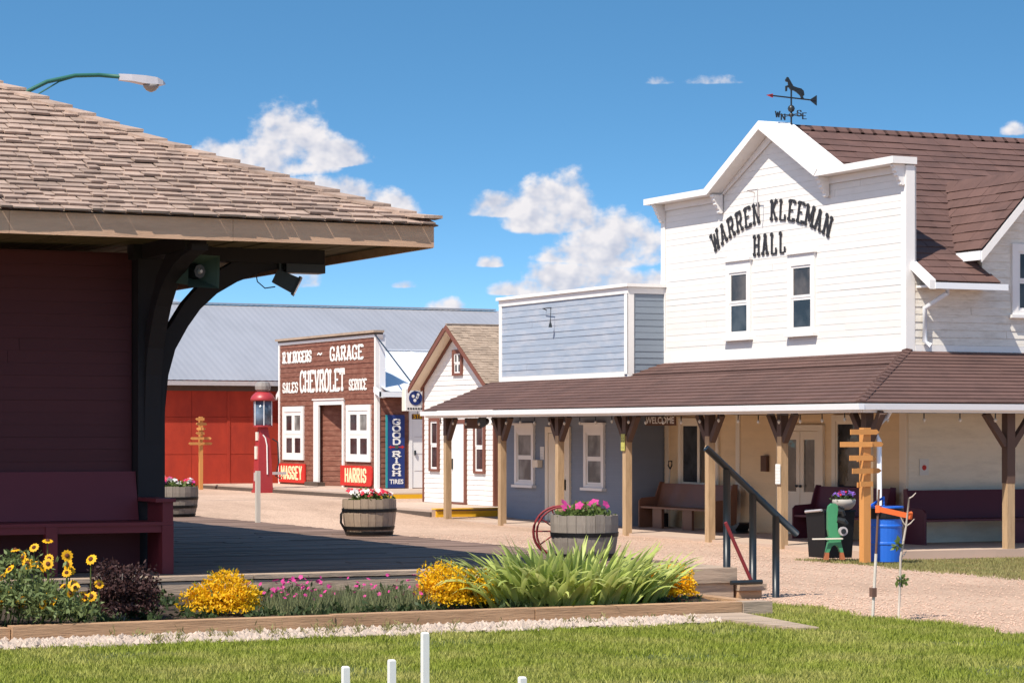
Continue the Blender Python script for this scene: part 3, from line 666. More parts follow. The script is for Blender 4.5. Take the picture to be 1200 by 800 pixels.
# ------------------------------------------------------------------ hall
HU, HV0, HV1 = 26.6, 38.93, 48.30
def build_hall():
    root = thing('hall_building', 'tall white false-front hall with black arched lettering and brown shingle roof', 'hall', (30, 43.6, 0))
    # upper front
    rect = [(HV0, 3.58), (HV1, 3.58), (HV1, 7.05), (HV0, 7.05)]
    g0, g1, gc, gp = 41.55, 45.75, 43.65, 8.22
    tri = [(g0+.02, 7.05), (g1-.02, 7.05), (gc, gp-.1)]
    w = wall(root, 'y', HU, rect, 'white_board', .18); siding(w, 'y', HU, [(HV0+.16, 3.80), (HV1-.16, 3.80), (HV1-.16, 7.05), (HV0+.16, 7.05)], 'white_board', .132, .0095)
    w2 = wall(root, 'y', HU, tri, 'white_board', .18); siding(w2, 'y', HU, tri, 'white_board', .132, .0095)
    for a in (HV0-.02, HV1-.15): bm().box(HU-.035, HU+.16, a, a+.17, 3.60, 7.04).build('corner_board', 'white_trim', root)
    bm().box(HU-.03, HU-.0005, HV0+.151, HV1-.151, 3.56, 3.80).build('trim', 'white_trim', root)
    bm().box(HU+.161, HU+.2, HV0+.0, HV1, 3.6, 7.02).build('backing', 'white_board', root)
    # cornice: flat wings and gable
    f0, f1 = HU-.36, HU+.18
    bm().box(f0, f1, HV0-.06, g0+.02, 7.06, 7.19).build('cornice', 'white_trim', root)
    bm().box(f0, f1, g1-.02, HV1+.22, 7.06, 7.19).build('cornice', 'white_trim', root)
    bm().box(HU-.05, HU-.022, HV0+.17, g0-.02, 6.92, 7.055).build('frieze', 'white_trim', root)
    bm().box(HU-.05, HU-.022, g1+.02, HV1-.17, 6.92, 7.055).build('frieze', 'white_trim', root)
    for s, e in ((-1, g0), (1, g1)):
        th = .15; pts = [(e-s*.03, 7.07), (gc, gp-.02), (gc, gp+th), (e+s*.10, 7.192)]
        bm().prism([(f0-.01, a, z) for a, z in pts], (f1-f0+.26, 0, 0)).build('cornice', 'white_trim', root)
        pts = [(e-s*.16, 7.06), (gc, gp-.22), (gc, gp-.03), (e-s*.02, 7.06)]
        bm().prism([(HU-.05, a, z) for a, z in pts], (.03, 0, 0)).build('frieze', 'white_trim', root)
    # scrolled brackets
    sc = [(0, 0), (-.30, 0), (-.30, -.05), (-.25, -.09), (-.25, -.15), (-.20, -.20), (-.21, -.25), (-.16, -.29), (-.14, -.36), (-.10, -.40), (-.10, -.46), (-.05, -.49), (0, -.46)]
    for a in (HV0+.02, g0-.02, g1-.12, HV1-.14):
        bm().prism([(HU-.036+x*.85, a, 7.055+z*.8) for x, z in sc], (0, .11, 0)).build('bracket', 'white_trim', root)
    # lower front under the porch
    lw = wall(root, 'y', HU, [(HV0, .05), (48.2, .05), (48.2, 3.57), (HV0, 3.57)], 'cream_board', .18)
    siding(lw, 'y', HU, [(HV0+.2, .05), (48.2, .05), (48.2, 2.75), (HV0+.2, 2.75)], 'cream_board', .128, .014)
    bm().box(HU-.04, HU+.0, HV0-.02, HV0+.20, .05, 2.8).build('corner_board', 'cream_trim', root)
    for a in (44.95, 47.98): bm().box(HU-.035, HU-.0, a, a+.16, .05, 2.8).build('trim', 'cream_trim', root)
    # upper windows
    for a0, a1 in ((44.62, 45.34), (42.17, 42.90)):
        window(root, 'y', HU, a0, a1, 4.13, 5.40, fw=.13, head=.10, pane=('pane_dark', 'pane_warm'))
    # lower windows
    w = window(root, 'y', HU, 45.92, 47.38, .98, 2.28, 'cream_trim', .12, 2, 1, 'pane_dark', sash='cream_trim')
    window(root, 'y', HU, 40.25, 41.28, .98, 2.30, 'cream_trim', .13, 1, 1, 'pane_dark', sash='cream_trim')
    # double door
    d = bm(); D = .07
    wb(d, 'y', HU, 41.72, 41.90, 0, D, .06, 2.24); wb(d, 'y', HU, 43.26, 43.44, 0, D, .06, 2.24); wb(d, 'y', HU, 41.90, 43.26, 0, D-.002, 2.12, 2.24)
    fr = d.build('door_frame', 'cream_trim', root)
    for a0 in (41.91, 42.59):
        b = bm(); a1 = a0+.66
        wb(b, 'y', HU, a0, a0+.13, .01, .05, .07, 2.11); wb(b, 'y', HU, a1-.13, a1, .01, .05, .07, 2.11); wb(b, 'y', HU, a0+.13, a1-.13, .01, .049, 1.95, 2.11)
        wb(b, 'y', HU, a0+.13, a1-.13, .01, .049, .07, .92); o = b.build('door', 'cream_trim', root)
        wb(bm(), 'y', HU, a0+.13, a1-.13, .02, .03, .92, 1.95).build('pane', 'pane_warm', o)
        k = a1-.06 if a0 < 42 else a0+.06
        bm().lathe((HU-.09, k, 1.0), [(.005, 0), (.03, .01), (.03, .05), (.005, .06)], 8).build('handle', 'black_metal', o)
    bm().box(HU-.09, HU-.02, 43.80, 44.02, 1.3, 1.62).build('lamp_box', 'sign_dark_wood', root)
    # side wall, lower and upper
    sw = wall(root, 'x', HV0, [(HU+.19, .0), (36, .0), (36, 3.6), (HU+.19, 3.6)], 'pale_board', .18)
    siding(sw, 'x', HV0, [(HU+.02, .0), (34, .0), (34, 2.75), (HU+.02, 2.75)], 'pale_board', .15, .010)
    uw = wall(root, 'x', HV0, [(HU+.19, 3.62), (36, 3.62), (36, 4.9), (HU+.19, 4.9)], 'worn_white_board', .18)
    siding(uw, 'x', HV0, [(HU+.17, 3.72), (34, 3.72), (34, 5.0), (HU+.17, 5.0)], 'worn_white_board', .15, .016)
    bm().box(HU+.17, 34, HV0-.03, HV0-.001, 3.58, 3.715).build('trim', 'white_trim', root)
    bm().box(35.9, 36.05, HV0, HV1, 0, 4.9).build('wall', 'white_board', root); bm().box(HU+.2, 36, HV1-.15, HV1, 0, 4.9).build('wall', 'white_board', root)
    # main roof
    E0, EZ, RV, RZ = 38.40, 4.86, 43.65, 8.27; k = (RZ-EZ)/(RV-E0)
    rb = bm(); u0, u1 = HU+.21, 45.
    rb.add([(u0, E0+.55, EZ+.55*k), (u1, E0+.55, EZ+.55*k), (u1, RV, RZ), (u0, RV, RZ)], [(0, 1, 2, 3)])
    rb.add([(u0, E0, EZ), (28.34, E0, EZ), (28.12, E0+.55, EZ+.55*k), (u0, E0+.55, EZ+.55*k)], [(0, 1, 2, 3)])
    rb.add([(u0, RV, RZ), (u1, RV, RZ), (u1, 2*RV-E0, EZ), (u0, 2*RV-E0, EZ)], [(0, 1, 2, 3)])
    roof = rb.build('roof', 'brown_shingle', root)
    L = math.hypot(RV-E0, RZ-EZ); tw = .60*math.hypot(1, k)
    S = lin_slope((0, 1), k)
    key = lambda p: abs(p.x-29)
    def lf(t):
        run = t/math.hypot(1, k)
        return (u0, 28.34-run*.35) if run < .55 else (u0, 34.5)
    tile_roof(roof, (0, E0-.02, EZ+.004), (1, 0, 0), S, lf, L, .262, (.42, .50), .024, 'brown_shingle', 300, .004, key, lap=1.3)
    b = bm(); x = u0
    while x < 36: b.hexa([(x, RV-.12, RZ-.06), (x+.4, RV-.12, RZ-.06), (x+.4, RV, RZ+.035), (x, RV, RZ+.035), (x, RV-.12, RZ-.03), (x+.38, RV-.12, RZ-.03), (x+.38, RV, RZ+.07), (x, RV, RZ+.07)]); x += .3
    b.build('ridge_cap', 'brown_shingle', roof)
    # eave with gutter, rake end, downpipe
    bm().box(u0-.02, 28.3, E0+.02, HV0-.02, EZ-.09, EZ-.05).build('soffit', 'white_trim', root)
    bm().box(u0-.02, 28.42, E0-.11, E0-.0, EZ-.13, EZ-.015).build('gutter', 'white_metal', root)
    bm().prism([(u0-.14, E0-.1, EZ-.14), (u0-.14, E0-.1, EZ+.03), (u0-.14, HV0+.05, EZ+.03+.63*k), (u0-.14, HV0+.05, EZ-.1+.6*k)], (.13, 0, 0)).build('rake_board', 'white_trim', root)
    b = bm(); b.tube([(u0+.28, E0-.06, EZ-.13), (u0+.28, E0-.06, EZ-.2), (u0+.12, HV0-.09, EZ-.46), (u0+.12, HV0-.09, 3.78), (u0+.2, HV0-.18, 3.70)], .048, 8); b.build('downpipe', 'white_metal', root, True)
    # cross gable to the right
    uc, gz_, hs, kk = 29.5, 7.10, 1.52, 1.06
    wl = wall(root, 'x', HV0-.0, [(uc-hs+.3, 4.91), (uc+hs-.3, 4.91), (uc+hs-.3, gz_-hs*kk+.2), (uc, gz_-.12), (uc-hs+.3, gz_-hs*kk+.2)], 'worn_white_board', .15)
    siding(wl, 'x', HV0, [(uc-hs+.3, 5.01), (uc+hs-.3, 5.01), (uc+hs-.3, gz_-(hs-.3)*kk-.08), (uc, gz_-.14), (uc-hs+.3, gz_-(hs-.3)*kk-.08)], 'worn_white_board', .15, .016)
    window(root, 'x', HV0, uc-.42, uc+.42, 4.40, 5.52, fw=.14, pane='pane_dark')
    fr = 38.50; rb = bm()
    for s in (-1, 1):
        rb.add([(uc, fr, gz_), (uc+s*hs, fr, gz_-hs*kk), (uc+s*hs, 40.6, gz_-hs*kk), (uc, 43.2, gz_)], [(0, 1, 2, 3) if s > 0 else (3, 2, 1, 0)])
    gr = rb.build('roof', 'brown_shingle', root)
    LL = hs*math.hypot(1, kk); S = lin_slope((1, 0), kk)
    def lf(t):
        z = gz_-hs*kk + t*kk/math.hypot(1, kk); return (fr-.03, E0+(z-EZ)/k+.03)
    tile_roof(gr, (uc-hs-.02, 0, gz_-hs*kk+.004), (0, 1, 0), S, lf, LL, .262, (.42, .5), .024, 'brown_shingle', 140, .004, None, lap=1.3)
    S = lin_slope((-1, 0), kk); tile_roof(gr, (uc+hs+.02, 0, gz_-hs*kk+.004), (0, 1, 0), S, lf, LL, .262, (.42, .5), .024, 'brown_shingle', 0, .004, None, lap=1.3)
    for s in (-1, 1):
        bm().prism([(uc, fr-.03, gz_-.01), (uc+s*(hs+.03), fr-.03, gz_-.01-(hs+.03)*kk), (uc+s*(hs+.03), fr-.03, gz_-.2-(hs+.03)*kk), (uc, fr-.03, gz_-.21)], (0, .04, 0)).build('rake_board', 'white_trim', root)
        bm().prism([(uc, fr+.02, gz_-.04), (uc+s*hs, fr+.02, gz_-.04-hs*kk), (uc+s*hs, fr+.02, gz_-.08-hs*kk), (uc, fr+.02, gz_-.08)], (0, .46, 0)).build('soffit', 'white_trim', root)
    bm().box(uc-hs-.06, uc-hs+.02, fr-.02, 39.5, gz_-hs*kk-.19, gz_-hs*kk-.02).build('gutter', 'white_metal', root)
    # gooseneck lamp arm over the lettering
    b = bm(); b.tube([(HU-.02, 44.38, 7.0), (HU-.2, 44.36, 7.03), (HU-.22, 43.92, 7.02), (HU-.20, 43.95, 6.7), (HU-.15, 44.0, 6.48)], .012, 6); b.build('lamp_arm', 'lamp_grey', root)
    # lettering
    txt = 'WARREN KLEEMAN'; Rr = 5.15; cz = 6.38-Rr; n = len(txt); ang = .418
    for i, ch in enumerate(txt):
        if ch == ' ': continue
        th = (i-(n-1)/2)/((n-1)/2)*ang
        put_letter(root, 'y', HU, 43.78-Rr*math.sin(th), cz+Rr*math.cos(th), ch, .235 if ch not in 'WM' else .29, .41, .058, 'letter_black', .03, -th)
    for i, ch in enumerate('HALL'):
        put_letter(root, 'y', HU, 44.28-i*.335, 5.70, ch, .215, .42, .058, 'letter_black', .03)
build_hall()

def build_weathervane():
    u, v = 26.95, 43.55; root = thing('weathervane', 'black horse weathervane with arrow on the hall ridge', 'weathervane', (u, v, 8.3))
    b = bm(); b.tube([(u, v, 8.2), (u, v, 9.08)], .018, 8); b.build('rod', 'dark_blue_metal', root)
    b = bm(); b.lathe((u, v, 8.56), [(.01, 0), (.055, .03), (.075, .08), (.055, .13), (.01, .16)], 10); b.lathe((u, v, 8.46), [(.01, 0), (.05, .03), (.05, .07), (.01, .1)], 10); b.build('ball', 'black_metal', root, True)
    dx, dy = .975, .22
    def hp(s, z, o=0.): return (u+dx*s-dy*o, v+dy*s+dx*o, z)
    b = bm(); b.tube([hp(-.60, 8.86), hp(.70, 8.86)], .016, 6); b.build('arrow_shaft', 'black_metal', root)
    bm().prism([hp(-.70, 8.86, -.01), hp(-.52, 8.90, -.01), hp(-.52, 8.82, -.01)], (-dy*.02, dx*.02, 0)).build('arrow_tip', 'sign_red', root)
    bm().prism([hp(.52, 8.86, -.01), hp(.72, 8.97, -.01), hp(.72, 8.76, -.01)], (-dy*.02, dx*.02, 0)).build('arrow_tail', 'black_metal', root)
    H = [(-.17, 9.20), (-.12, 9.27), (-.09, 9.265), (-.02, 9.18), (.05, 9.10), (.16, 9.08), (.27, 9.07), (.34, 9.03), (.36, 8.95), (.33, 8.92), (.31, 8.99), (.30, 8.95), (.34, 8.88), (.38, 8.86), (.30, 8.86), (.25, 8.93), (.16, 8.98), (.08, 9.01), (-.01, 9.01), (-.06, 9.06), (-.12, 9.06), (-.13, 8.98), (-.16, 8.975), (-.16, 9.085), (-.08, 9.11), (-.09, 9.17), (-.14, 9.17)]
    bm().prism([hp(a, z, -.015) for a, z in H], (-dy*.03, dx*.03, 0)).build('horse', 'black_metal', root)
    for ch, (ax, ay) in zip('NESW', ((.02, 1), (1, .02), (-.02, -1), (-1, -.02))):
        b = bm(); b.tube([(u, v, 8.51), (u+ax*.27, v+ay*.27, 8.51)], .009, 5)
        for q, k in letter_quads(ch, .10, .12, .024, False):
            P = [Vector((u+ax*.32+(p.x-.05)*.93, v+ay*.32-(p.x-.05)*.3, 8.45+p.y)) for p in q]; b.hexa([p+Vector((0, .012+.0005*k, 0)) for p in P]+[p-Vector((0, .0005*k, 0)) for p in P])
        b.build('compass_arm', 'dark_blue_metal', root)
build_weathervane()

# ------------------------------------------------------------------ blue false-front shop
BU, BV0, BV1 = 25.7, 48.2, 54.75
def build_blue():
    root = thing('blue_shop', 'square weathered blue false-front shop with white trim', 'shop', (28, 51.4, 0))
    T = 5.27
    w = wall(root, 'y', BU, [(BV0, .05), (BV1, .05), (BV1, T), (BV0, T)], 'blue_board', .15)
    siding(w, 'y', BU, [(BV0+.15, 3.42), (BV1-.13, 3.42), (BV1-.13, T-.17), (BV0+.15, T-.17)], 'blue_board', .136, .014)
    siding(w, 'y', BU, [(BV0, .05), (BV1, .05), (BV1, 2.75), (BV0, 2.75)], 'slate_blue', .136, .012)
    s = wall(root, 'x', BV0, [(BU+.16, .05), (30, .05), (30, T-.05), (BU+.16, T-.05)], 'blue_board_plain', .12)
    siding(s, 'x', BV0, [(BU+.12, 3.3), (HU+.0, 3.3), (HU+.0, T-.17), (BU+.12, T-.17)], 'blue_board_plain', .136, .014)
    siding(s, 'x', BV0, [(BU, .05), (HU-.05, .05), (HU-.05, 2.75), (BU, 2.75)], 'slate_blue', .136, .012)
    for q in ((BU-.03, BU-.0, BV0-.03, BV0+.15, 3.36, T-.165), (BU-.03, BU-.0, BV1-.13, BV1+.02, 3.30, T-.165), (BU-.029, BU-.0, BV0+.151, BV1-.131, 3.26, 3.415), (BU-.03, BU+.12, BV0-.032, BV0-.002, 3.3, T-.165)):
        bm().box(*q).build('trim', 'white_trim', root)
    bm().box(BU-.035, BU-.0, BV0-.03, BV1+.02, T-.164, T-.02).build('frieze', 'white_trim', root)
    bm().box(BU+.001, HU-.02, BV0-.034, BV0-.002, T-.164, T-.02).build('frieze', 'white_trim', root)
    bm().box(BU-.09, BU+.3, BV0-.09, BV1+.07, T-.019, T+.05).build('cap', 'white_trim', root)
    bm().box(BU+.301, HU-.01, BV0-.09, BV0+.3, T-.019, T+.05).build('cap', 'white_trim', root)
    bm().box(BU+.2, 33, BV0+.15, BV1-.02, 4.2, 4.3).build('roof', 'shed_metal', root)
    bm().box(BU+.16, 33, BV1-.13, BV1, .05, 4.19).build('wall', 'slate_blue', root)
    for a0, a1 in ((52.93, 53.72), (49.39, 50.12)):
        window(root, 'y', BU, a0, a1, .93, 2.08, 'white_trim', .12, 1, 2, 'pane_curtain', head=.06)
    d = bm(); wb(d, 'y', BU, 50.95, 51.10, 0, .06, .06, 2.22); wb(d, 'y', BU, 52.05, 52.20, 0, .06, .06, 2.22); wb(d, 'y', BU, 51.10, 52.05, 0, .058, 2.08, 2.22); d.build('door_frame', 'cream_trim', root)
    b = bm(); wb(b, 'y', BU, 51.11, 51.25, .01, .045, .06, 2.07); wb(b, 'y', BU, 51.62, 52.04, .01, .045, .06, 2.07); wb(b, 'y', BU, 51.25, 51.62, .01, .044, 1.9, 2.07); wb(b, 'y', BU, 51.25, 51.62, .01, .044, .06, .95)
    o = b.build('door', 'cream_trim', root); wb(bm(), 'y', BU, 51.25, 51.62, .02, .03, .95, 1.9).build('pane', 'pane_curtain', o)
    bm().box(BU-.09, BU-.046, 51.14, 51.2, .78, 1.02).build('handle', 'black_metal', o)
    b = bm(); b.tube([(BU-.02, 52.2, 4.92), (BU-.12, 52.18, 4.95), (BU-.15, 51.70, 4.95), (BU-.14, 51.75, 4.62)], .012, 6); b.lathe((BU-.14, 51.75, 4.5), [(.045, 0), (.03, .08), (.012, .13)], 8); b.build('lamp_arm', 'black_metal', root)
    n = tag(bm().box(BU-.026, BU-.016, 52.32, 52.52, 1.46, 1.76).build('notice', 'paper'), 'small white paper notice on the blue wall beside the door', 'notice')
    for k in range(4): put_text(n, 'y', BU, 52.42, 1.70-k*.065, ('OPEN', 'HOURS', '10 - 5', 'DAILY')[k] if k < 0 else '- - - -', .06, 'letter_black', .028, 1.)
    tag(bm().box(BU-.14, BU-.016, 52.42, 52.72, 1.28, 1.45).build('mailbox', 'cream_trim'), 'cream mailbox mounted on the blue wall under the notice', 'mailbox')
build_blue()

# ------------------------------------------------------------------ porch along the street front and hall side
PE, PV, PZ, PK = 23.6, 35.93, 2.60, .333
def build_porch():
    root = thing('porch', 'long brown roofed timber porch wrapping hall and blue shop', 'porch', (25, 45, 0))
    def zt(t): return PZ+t*PK
    rb = bm(); H = 3.0
    rb.add([(PE, PV, PZ), (PE, 54.5, PZ), (BU, 55.15, zt(2.1)), (BU, 48.2, zt(2.1)), (HU, 48.2, zt(3)), (HU, HV0, zt(3))], [(0, 5, 4, 3, 2, 1)])
    rb.add([(PE, PV, PZ), (HU, HV0, zt(3)), (36, HV0, zt(3)), (36, PV, PZ)], [(0, 3, 2, 1)])
    roof = rb.build('roof', 'brown_shingle_dark', root)
    n = 15; c = H/n; ks = math.hypot(1, PK)
    for i in range(n):
        ta, tb = i*c-.025, (i+1)*c+.03; hi = .034; z0, z1 = zt(ta), zt(min(tb, H))
        tb = min(tb, H)
        va, vb = (54.5+max(ta, 0)/2.1*.65, 54.5+tb/2.1*.65) if i*c < 2.05 else (48.18, 48.18)
        if i*c < 2.05 and tb > 2.1: tb = 2.1; z1 = zt(tb)
        # each course in a few lengths of shingle strip
        x = PV+ta; first = True
        while x < va-.01:
            ln = rng.uniform(2.2, 3.4); xe = min(x+ln, va); last = xe >= va-.3
            if last: xe = va
            xs0, xs1 = x, xe; xt0 = PV+tb if first else x; xt1 = vb if last else xe
            p = [(PE+ta, xs0, z0+.016), (PE+ta, xs1-.004, z0+.016), (PE+tb, xt1-.004, z1+.003), (PE+tb, xt0, z1+.003)]
            h = hi*rng.uniform(.9, 1.15)
            q = [(PE+ta, xs0, z0+h), (PE+ta, xs1-.004, z0+h), (PE+tb, xt1-.004, z1+.006), (PE+tb, xt0, z1+.006)]
            bm().hexa(p+q).build('shingle_strip', 'brown_shingle', roof); x = xe; first = False
        x = PE+ta; first = True; z0, z1 = zt(ta), zt(min((i+1)*c+.03, H)); tb = min((i+1)*c+.03, H)
        while x < 34:
            xe = min(x+rng.uniform(2.2, 3.4), 34.01); xt0 = PE+tb if first else x; h = hi*rng.uniform(.9, 1.15)
            p = [(x, PV+ta, z0+.016), (xe-.004, PV+ta, z0+.016), (xe-.004, PV+tb, z1+.003), (xt0, PV+tb, z1+.003)]
            q = [(x, PV+ta, z0+h), (xe-.004, PV+ta, z0+h), (xe-.004, PV+tb, z1+.006), (xt0, PV+tb, z1+.006)]
            bm().hexa(p+q).build('shingle_strip', 'brown_shingle', roof); x = xe; first = False
    t = -.03
    while t < 2.9:
        b = bm(); w = .125; za, zb = zt(t)+.075, zt(t+.2)+.045
        for s in (0, 1):
            o = Vector((0, w, -.02)) if s else Vector((w, 0, -.02))
            q = [Vector((PE+t, PV+t, za)), Vector((PE+t+.21, PV+t+.21, zb)), Vector((PE+t+.21, PV+t+.21, zb))+o, Vector((PE+t, PV+t, za))+o]
            b.hexa([p-Vector((0, 0, .028)) for p in q]+q)
        b.build('hip_cap', 'brown_shingle', roof); t += .172
    # gutters and fascia
    g = bm(); g.prism([(PE-.10, PV-.10, PZ-.015), (PE-.085, PV-.10, PZ-.12), (PE+.02, PV-.10, PZ-.12), (PE+.02, PV-.10, PZ-.015)], (0, 54.55-PV+.1, 0)); g.build('gutter', 'white_metal', root)
    g = bm(); g.prism([(PE+.021, PV-.10, PZ-.015), (PE+.021, PV-.085, PZ-.12), (PE+.021, PV+.02, PZ-.12), (PE+.021, PV+.02, PZ-.015)], (12, 0, 0)); g.build('gutter', 'white_metal', root)
    bm().box(PE+.022, PE+.06, PV+.03, 54.5, PZ-.17, PZ-.02).build('fascia', 'white_trim', root)
    bm().box(PE+.062, 35.6, PV+.022, PV+.06, PZ-.17, PZ-.02).build('fascia', 'white_trim', root)
    bm().prism([(PE, 54.5, PZ-.12), (BU, 55.15, zt(2.1)-.14), (BU, 55.15, zt(2.1)-.004), (PE, 54.5, PZ-.004)], (0, .04, 0)).build('rake_board', 'brown_trim', root)
    # ceiling and beam
    bm().box(PE+.07, HU-.05, PV+.07, 48.19, PZ-.10, PZ-.07).build('ceiling', 'sign_dark_wood', root)
    bm().box(PE+.07, BU-.04, 48.191, 54.4, PZ-.10, PZ-.07).build('ceiling', 'sign_dark_wood', root)
    bm().box(HU-.049, 35.5, PV+.07, HV0-.05, PZ-.10, PZ-.07).build('ceiling', 'sign_dark_wood', root)
    bm().box(23.93, 24.07, PV+.3, 54.2, PZ-.165, PZ-.101).build('beam', 'brace_wood', root)
    bm().box(24.071, 35.4, 36.25, 36.39, PZ-.165, PZ-.101).build('beam', 'brace_wood', root)
    # posts with Y braces
    for v in (54.05, 51.03, 48.14, 45.07, 41.71, 39.08, 36.32):
        z0 = float(gz(24., v))
        o = bm().box(23.928, 24.072, v-.072, v+.072, z0-.05, PZ-.166).build('post', 'post_wood', root)
        for s in (-1, 1):
            if v > 54 and s > 0: continue
            b = bm(); b.beam((24.0, v+s*.07, 1.93), (24.0, v+s*.44, 2.43), .11, .11, (1, 0, 0)); b.build('brace', 'brace_wood', o)
        bm().box(23.922, 24.078, v-.078, v+.078, 2.02, PZ-.167).build('painted_shade', 'brace_wood', o)  # dark wrap standing in for the eave's shadow on the post top
    for u in (26.96, 30.5):
        o = bm().box(u-.078, u+.078, 36.245, 36.40, -.16, PZ-.166).build('post', 'post_wood', root)
        for s in (-1, 1):
            b = bm(); b.beam((u+s*.07, 36.32, 1.86), (u+s*.50, 36.32, 2.43), .11, .11, (0, 1, 0)); b.build('brace', 'brace_wood', o)
        bm().box(u-.084, u+.084, 36.239, 36.406, 1.2, PZ-.167).build('painted_shade', 'brace_wood', o)  # eave shadow reaches lower on side posts, put in as a dark wrap
    b = bm()
    b.tube([(24.32, 36.1, 2.46), (24.28, 36.15, 2.36), (24.12, 36.28, 2.12), (24.15, 36.18, 1.95), (24.15, 36.18, .35), (24.1, 36.08, .2)], .045, 8); b.build('downpipe', 'white_metal', root, True)
build_porch()
# floor slabs
def slab():
    o = tag(bm().box(24.0, HU, 36.2, 54.3, -.1, .05).build('porch_floor', 'concrete'), 'concrete porch floor along the street front', 'floor', kind='structure')
    tag(bm().box(HU+.001, 36, 36.2, HV0-.002, -.2, .045).build('porch_floor', 'concrete'), 'concrete porch floor along the hall side', 'floor', kind='structure')
    s = tag(bm().box(23.9, 27.0, 54.75, 62.6, -.05, .26).build('sidewalk', 'concrete'), 'raised concrete sidewalk in front of the small white house', 'sidewalk', kind='structure')
    bm().box(23.86, 23.899, 54.75, 62.6, .0, .20).build('edge_board', 'dark_edge', s)
    bm().box(24.0, 26.9, 54.70, 54.748, .06, .22).build('riser', 'yellow_paint', s); bm().box(23.98, 26.9, 54.66, 54.95, .261, .285).build('nosing', 'yellow_paint', s)
    s = tag(bm().box(25.6, 34, 62.9, 80, .0, .44).build('sidewalk', 'concrete'), 'raised concrete sidewalk in front of the brown garage', 'sidewalk', kind='structure')
    bm().box(25.56, 25.599, 62.9, 80, .22, .40).build('edge_board', 'dark_edge', s)
    bm().box(25.7, 33, 62.85, 62.898, .27, .41).build('riser', 'yellow_paint', s)
slab()

# ------------------------------------------------------------------ small white gabled house
def build_house():
    root = thing('small_house', 'small white gabled house with brown trim and cedar shingle roof', 'house', (29, 58.5, .2))
    U0, V0, V1, VC = 26.3, 56.35, 60.78, 58.55; EZ, RZ = 3.30, 4.74; k = (RZ-EZ)/(V1-VC)
    poly = [(V0, .26), (V1, .26), (V1, EZ), (VC, RZ), (V0, EZ)]
    w = wall(root, 'y', U0, poly, 'white_board', .14)
    siding(w, 'y', U0, [(V0+.08, .27), (V1-.08, .27), (V1-.08, EZ+.0), (VC, RZ-.05), (V0+.08, EZ+.0)], 'white_board', .128, .016)
    sw = wall(root, 'x', V0, [(U0+.15, .26), (33, .26), (33, EZ), (U0+.15, EZ)], 'white_board', .12); bm().box(U0+.15, 33, V1-.12, V1, .26, EZ).build('wall', 'white_board', root)
    siding(sw, 'x', V0, [(U0+.05, .27), (29, .27), (29, EZ-.05), (U0+.05, EZ-.05)], 'white_board', .128, .016)
    for a in (V0-.02, V1-.06): bm().box(U0-.03, U0+.08, a, a+.08, .27, EZ-.05).build('corner_board', 'brown_trim', root)
    fm = 'brown_trim'
    window(root, 'y', U0, 59.78, 60.22, 1.14, 2.38, fm, .10, 1, 2, 'pane_dark', False)
    window(root, 'y', U0, 56.95, 57.42, 1.12, 2.32, fm, .10, 1, 2, 'pane_dark', False)
    window(root, 'y', U0, 58.32, 58.72, 3.60, 4.10, fm, .10, 2, 2, 'pane_dark', False, sw=.035)
    d = bm(); wb(d, 'y', U0, 57.98, 58.08, 0, .07, .28, 2.42); wb(d, 'y', U0, 58.88, 58.98, 0, .07, .28, 2.42); wb(d, 'y', U0, 58.08, 58.88, 0, .068, 2.32, 2.42); wb(d, 'y', U0, 57.95, 59.01, 0, .1, .268, .31); fr = d.build('door_frame', fm, root)
    o = wb(bm(), 'y', U0, 58.09, 58.87, .012, .05, .32, 2.31).build('door', 'white_trim', root)
    bm().box(U0-.09, U0-.051, 58.76, 58.80, 1.15, 1.42).build('handle', 'black_metal', o)
    # roof
    F = U0-.34; ov = .20; rb = bm()
    E = EZ-ov*k; hs = (V1-V0)/2+ov; ap = EZ+(hs-ov)*k+.10
    for s in (-1, 1): rb.add([(F, VC, ap), (33.2, VC, ap), (33.2, VC+s*hs, ap-hs*k), (F, VC+s*hs, ap-hs*k)], [(0, 1, 2, 3) if s < 0 else (3, 2, 1, 0)])
    roof = rb.build('roof', 'cedar_grey', root)
    S = lin_slope((0, 1), k); L = hs*math.hypot(1, k)
    tile_roof(roof, (0, VC-hs-.02, ap-hs*k+.004), (1, 0, 0), S, lambda t: (F-.03, 33), L, .115, (.09, .24), .018, 'cedar_grey', 0, .008, None, lap=1.5)
    S = lin_slope((0, -1), k); tile_roof(roof, (0, VC+hs+.02, ap-hs*k+.004), (1, 0, 0), S, lambda t: (F-.03, 33), L, .115, (.09, .24), .018, 'cedar_grey', 0, .008, None, lap=1.5)
    for s in (-1, 1):
        bm().prism([(F-.03, VC, ap-.012), (F-.03, VC+s*(hs+.02), ap-.012-(hs+.02)*k), (F-.03, VC+s*(hs+.02), ap-.13-(hs+.02)*k), (F-.03, VC, ap-.14)], (.035, 0, 0)).build('rake_board', fm, root)
        bm().prism([(F+.006, VC, ap-.05), (F+.006, VC+s*hs, ap-.05-hs*k), (F+.006, VC+s*hs, ap-.075-hs*k), (F+.006, VC, ap-.075)], (U0-F-.012, 0, 0)).build('soffit', 'cream_trim', root)
        bm().prism([(U0-.05, VC, ap-.08), (U0-.05, VC+s*(hs-ov*.4), ap-.08-(hs-ov*.4)*k), (U0-.05, VC+s*(hs-ov*.4), ap-.17-(hs-ov*.4)*k), (U0-.05, VC, ap-.18)], (.03, 0, 0)).build('frieze', fm, root)
    bm().box(F, 33.2, VC-.06, VC+.06, ap+.005, ap+.03).build('ridge_cap', 'cedar_grey', roof)
build_house()

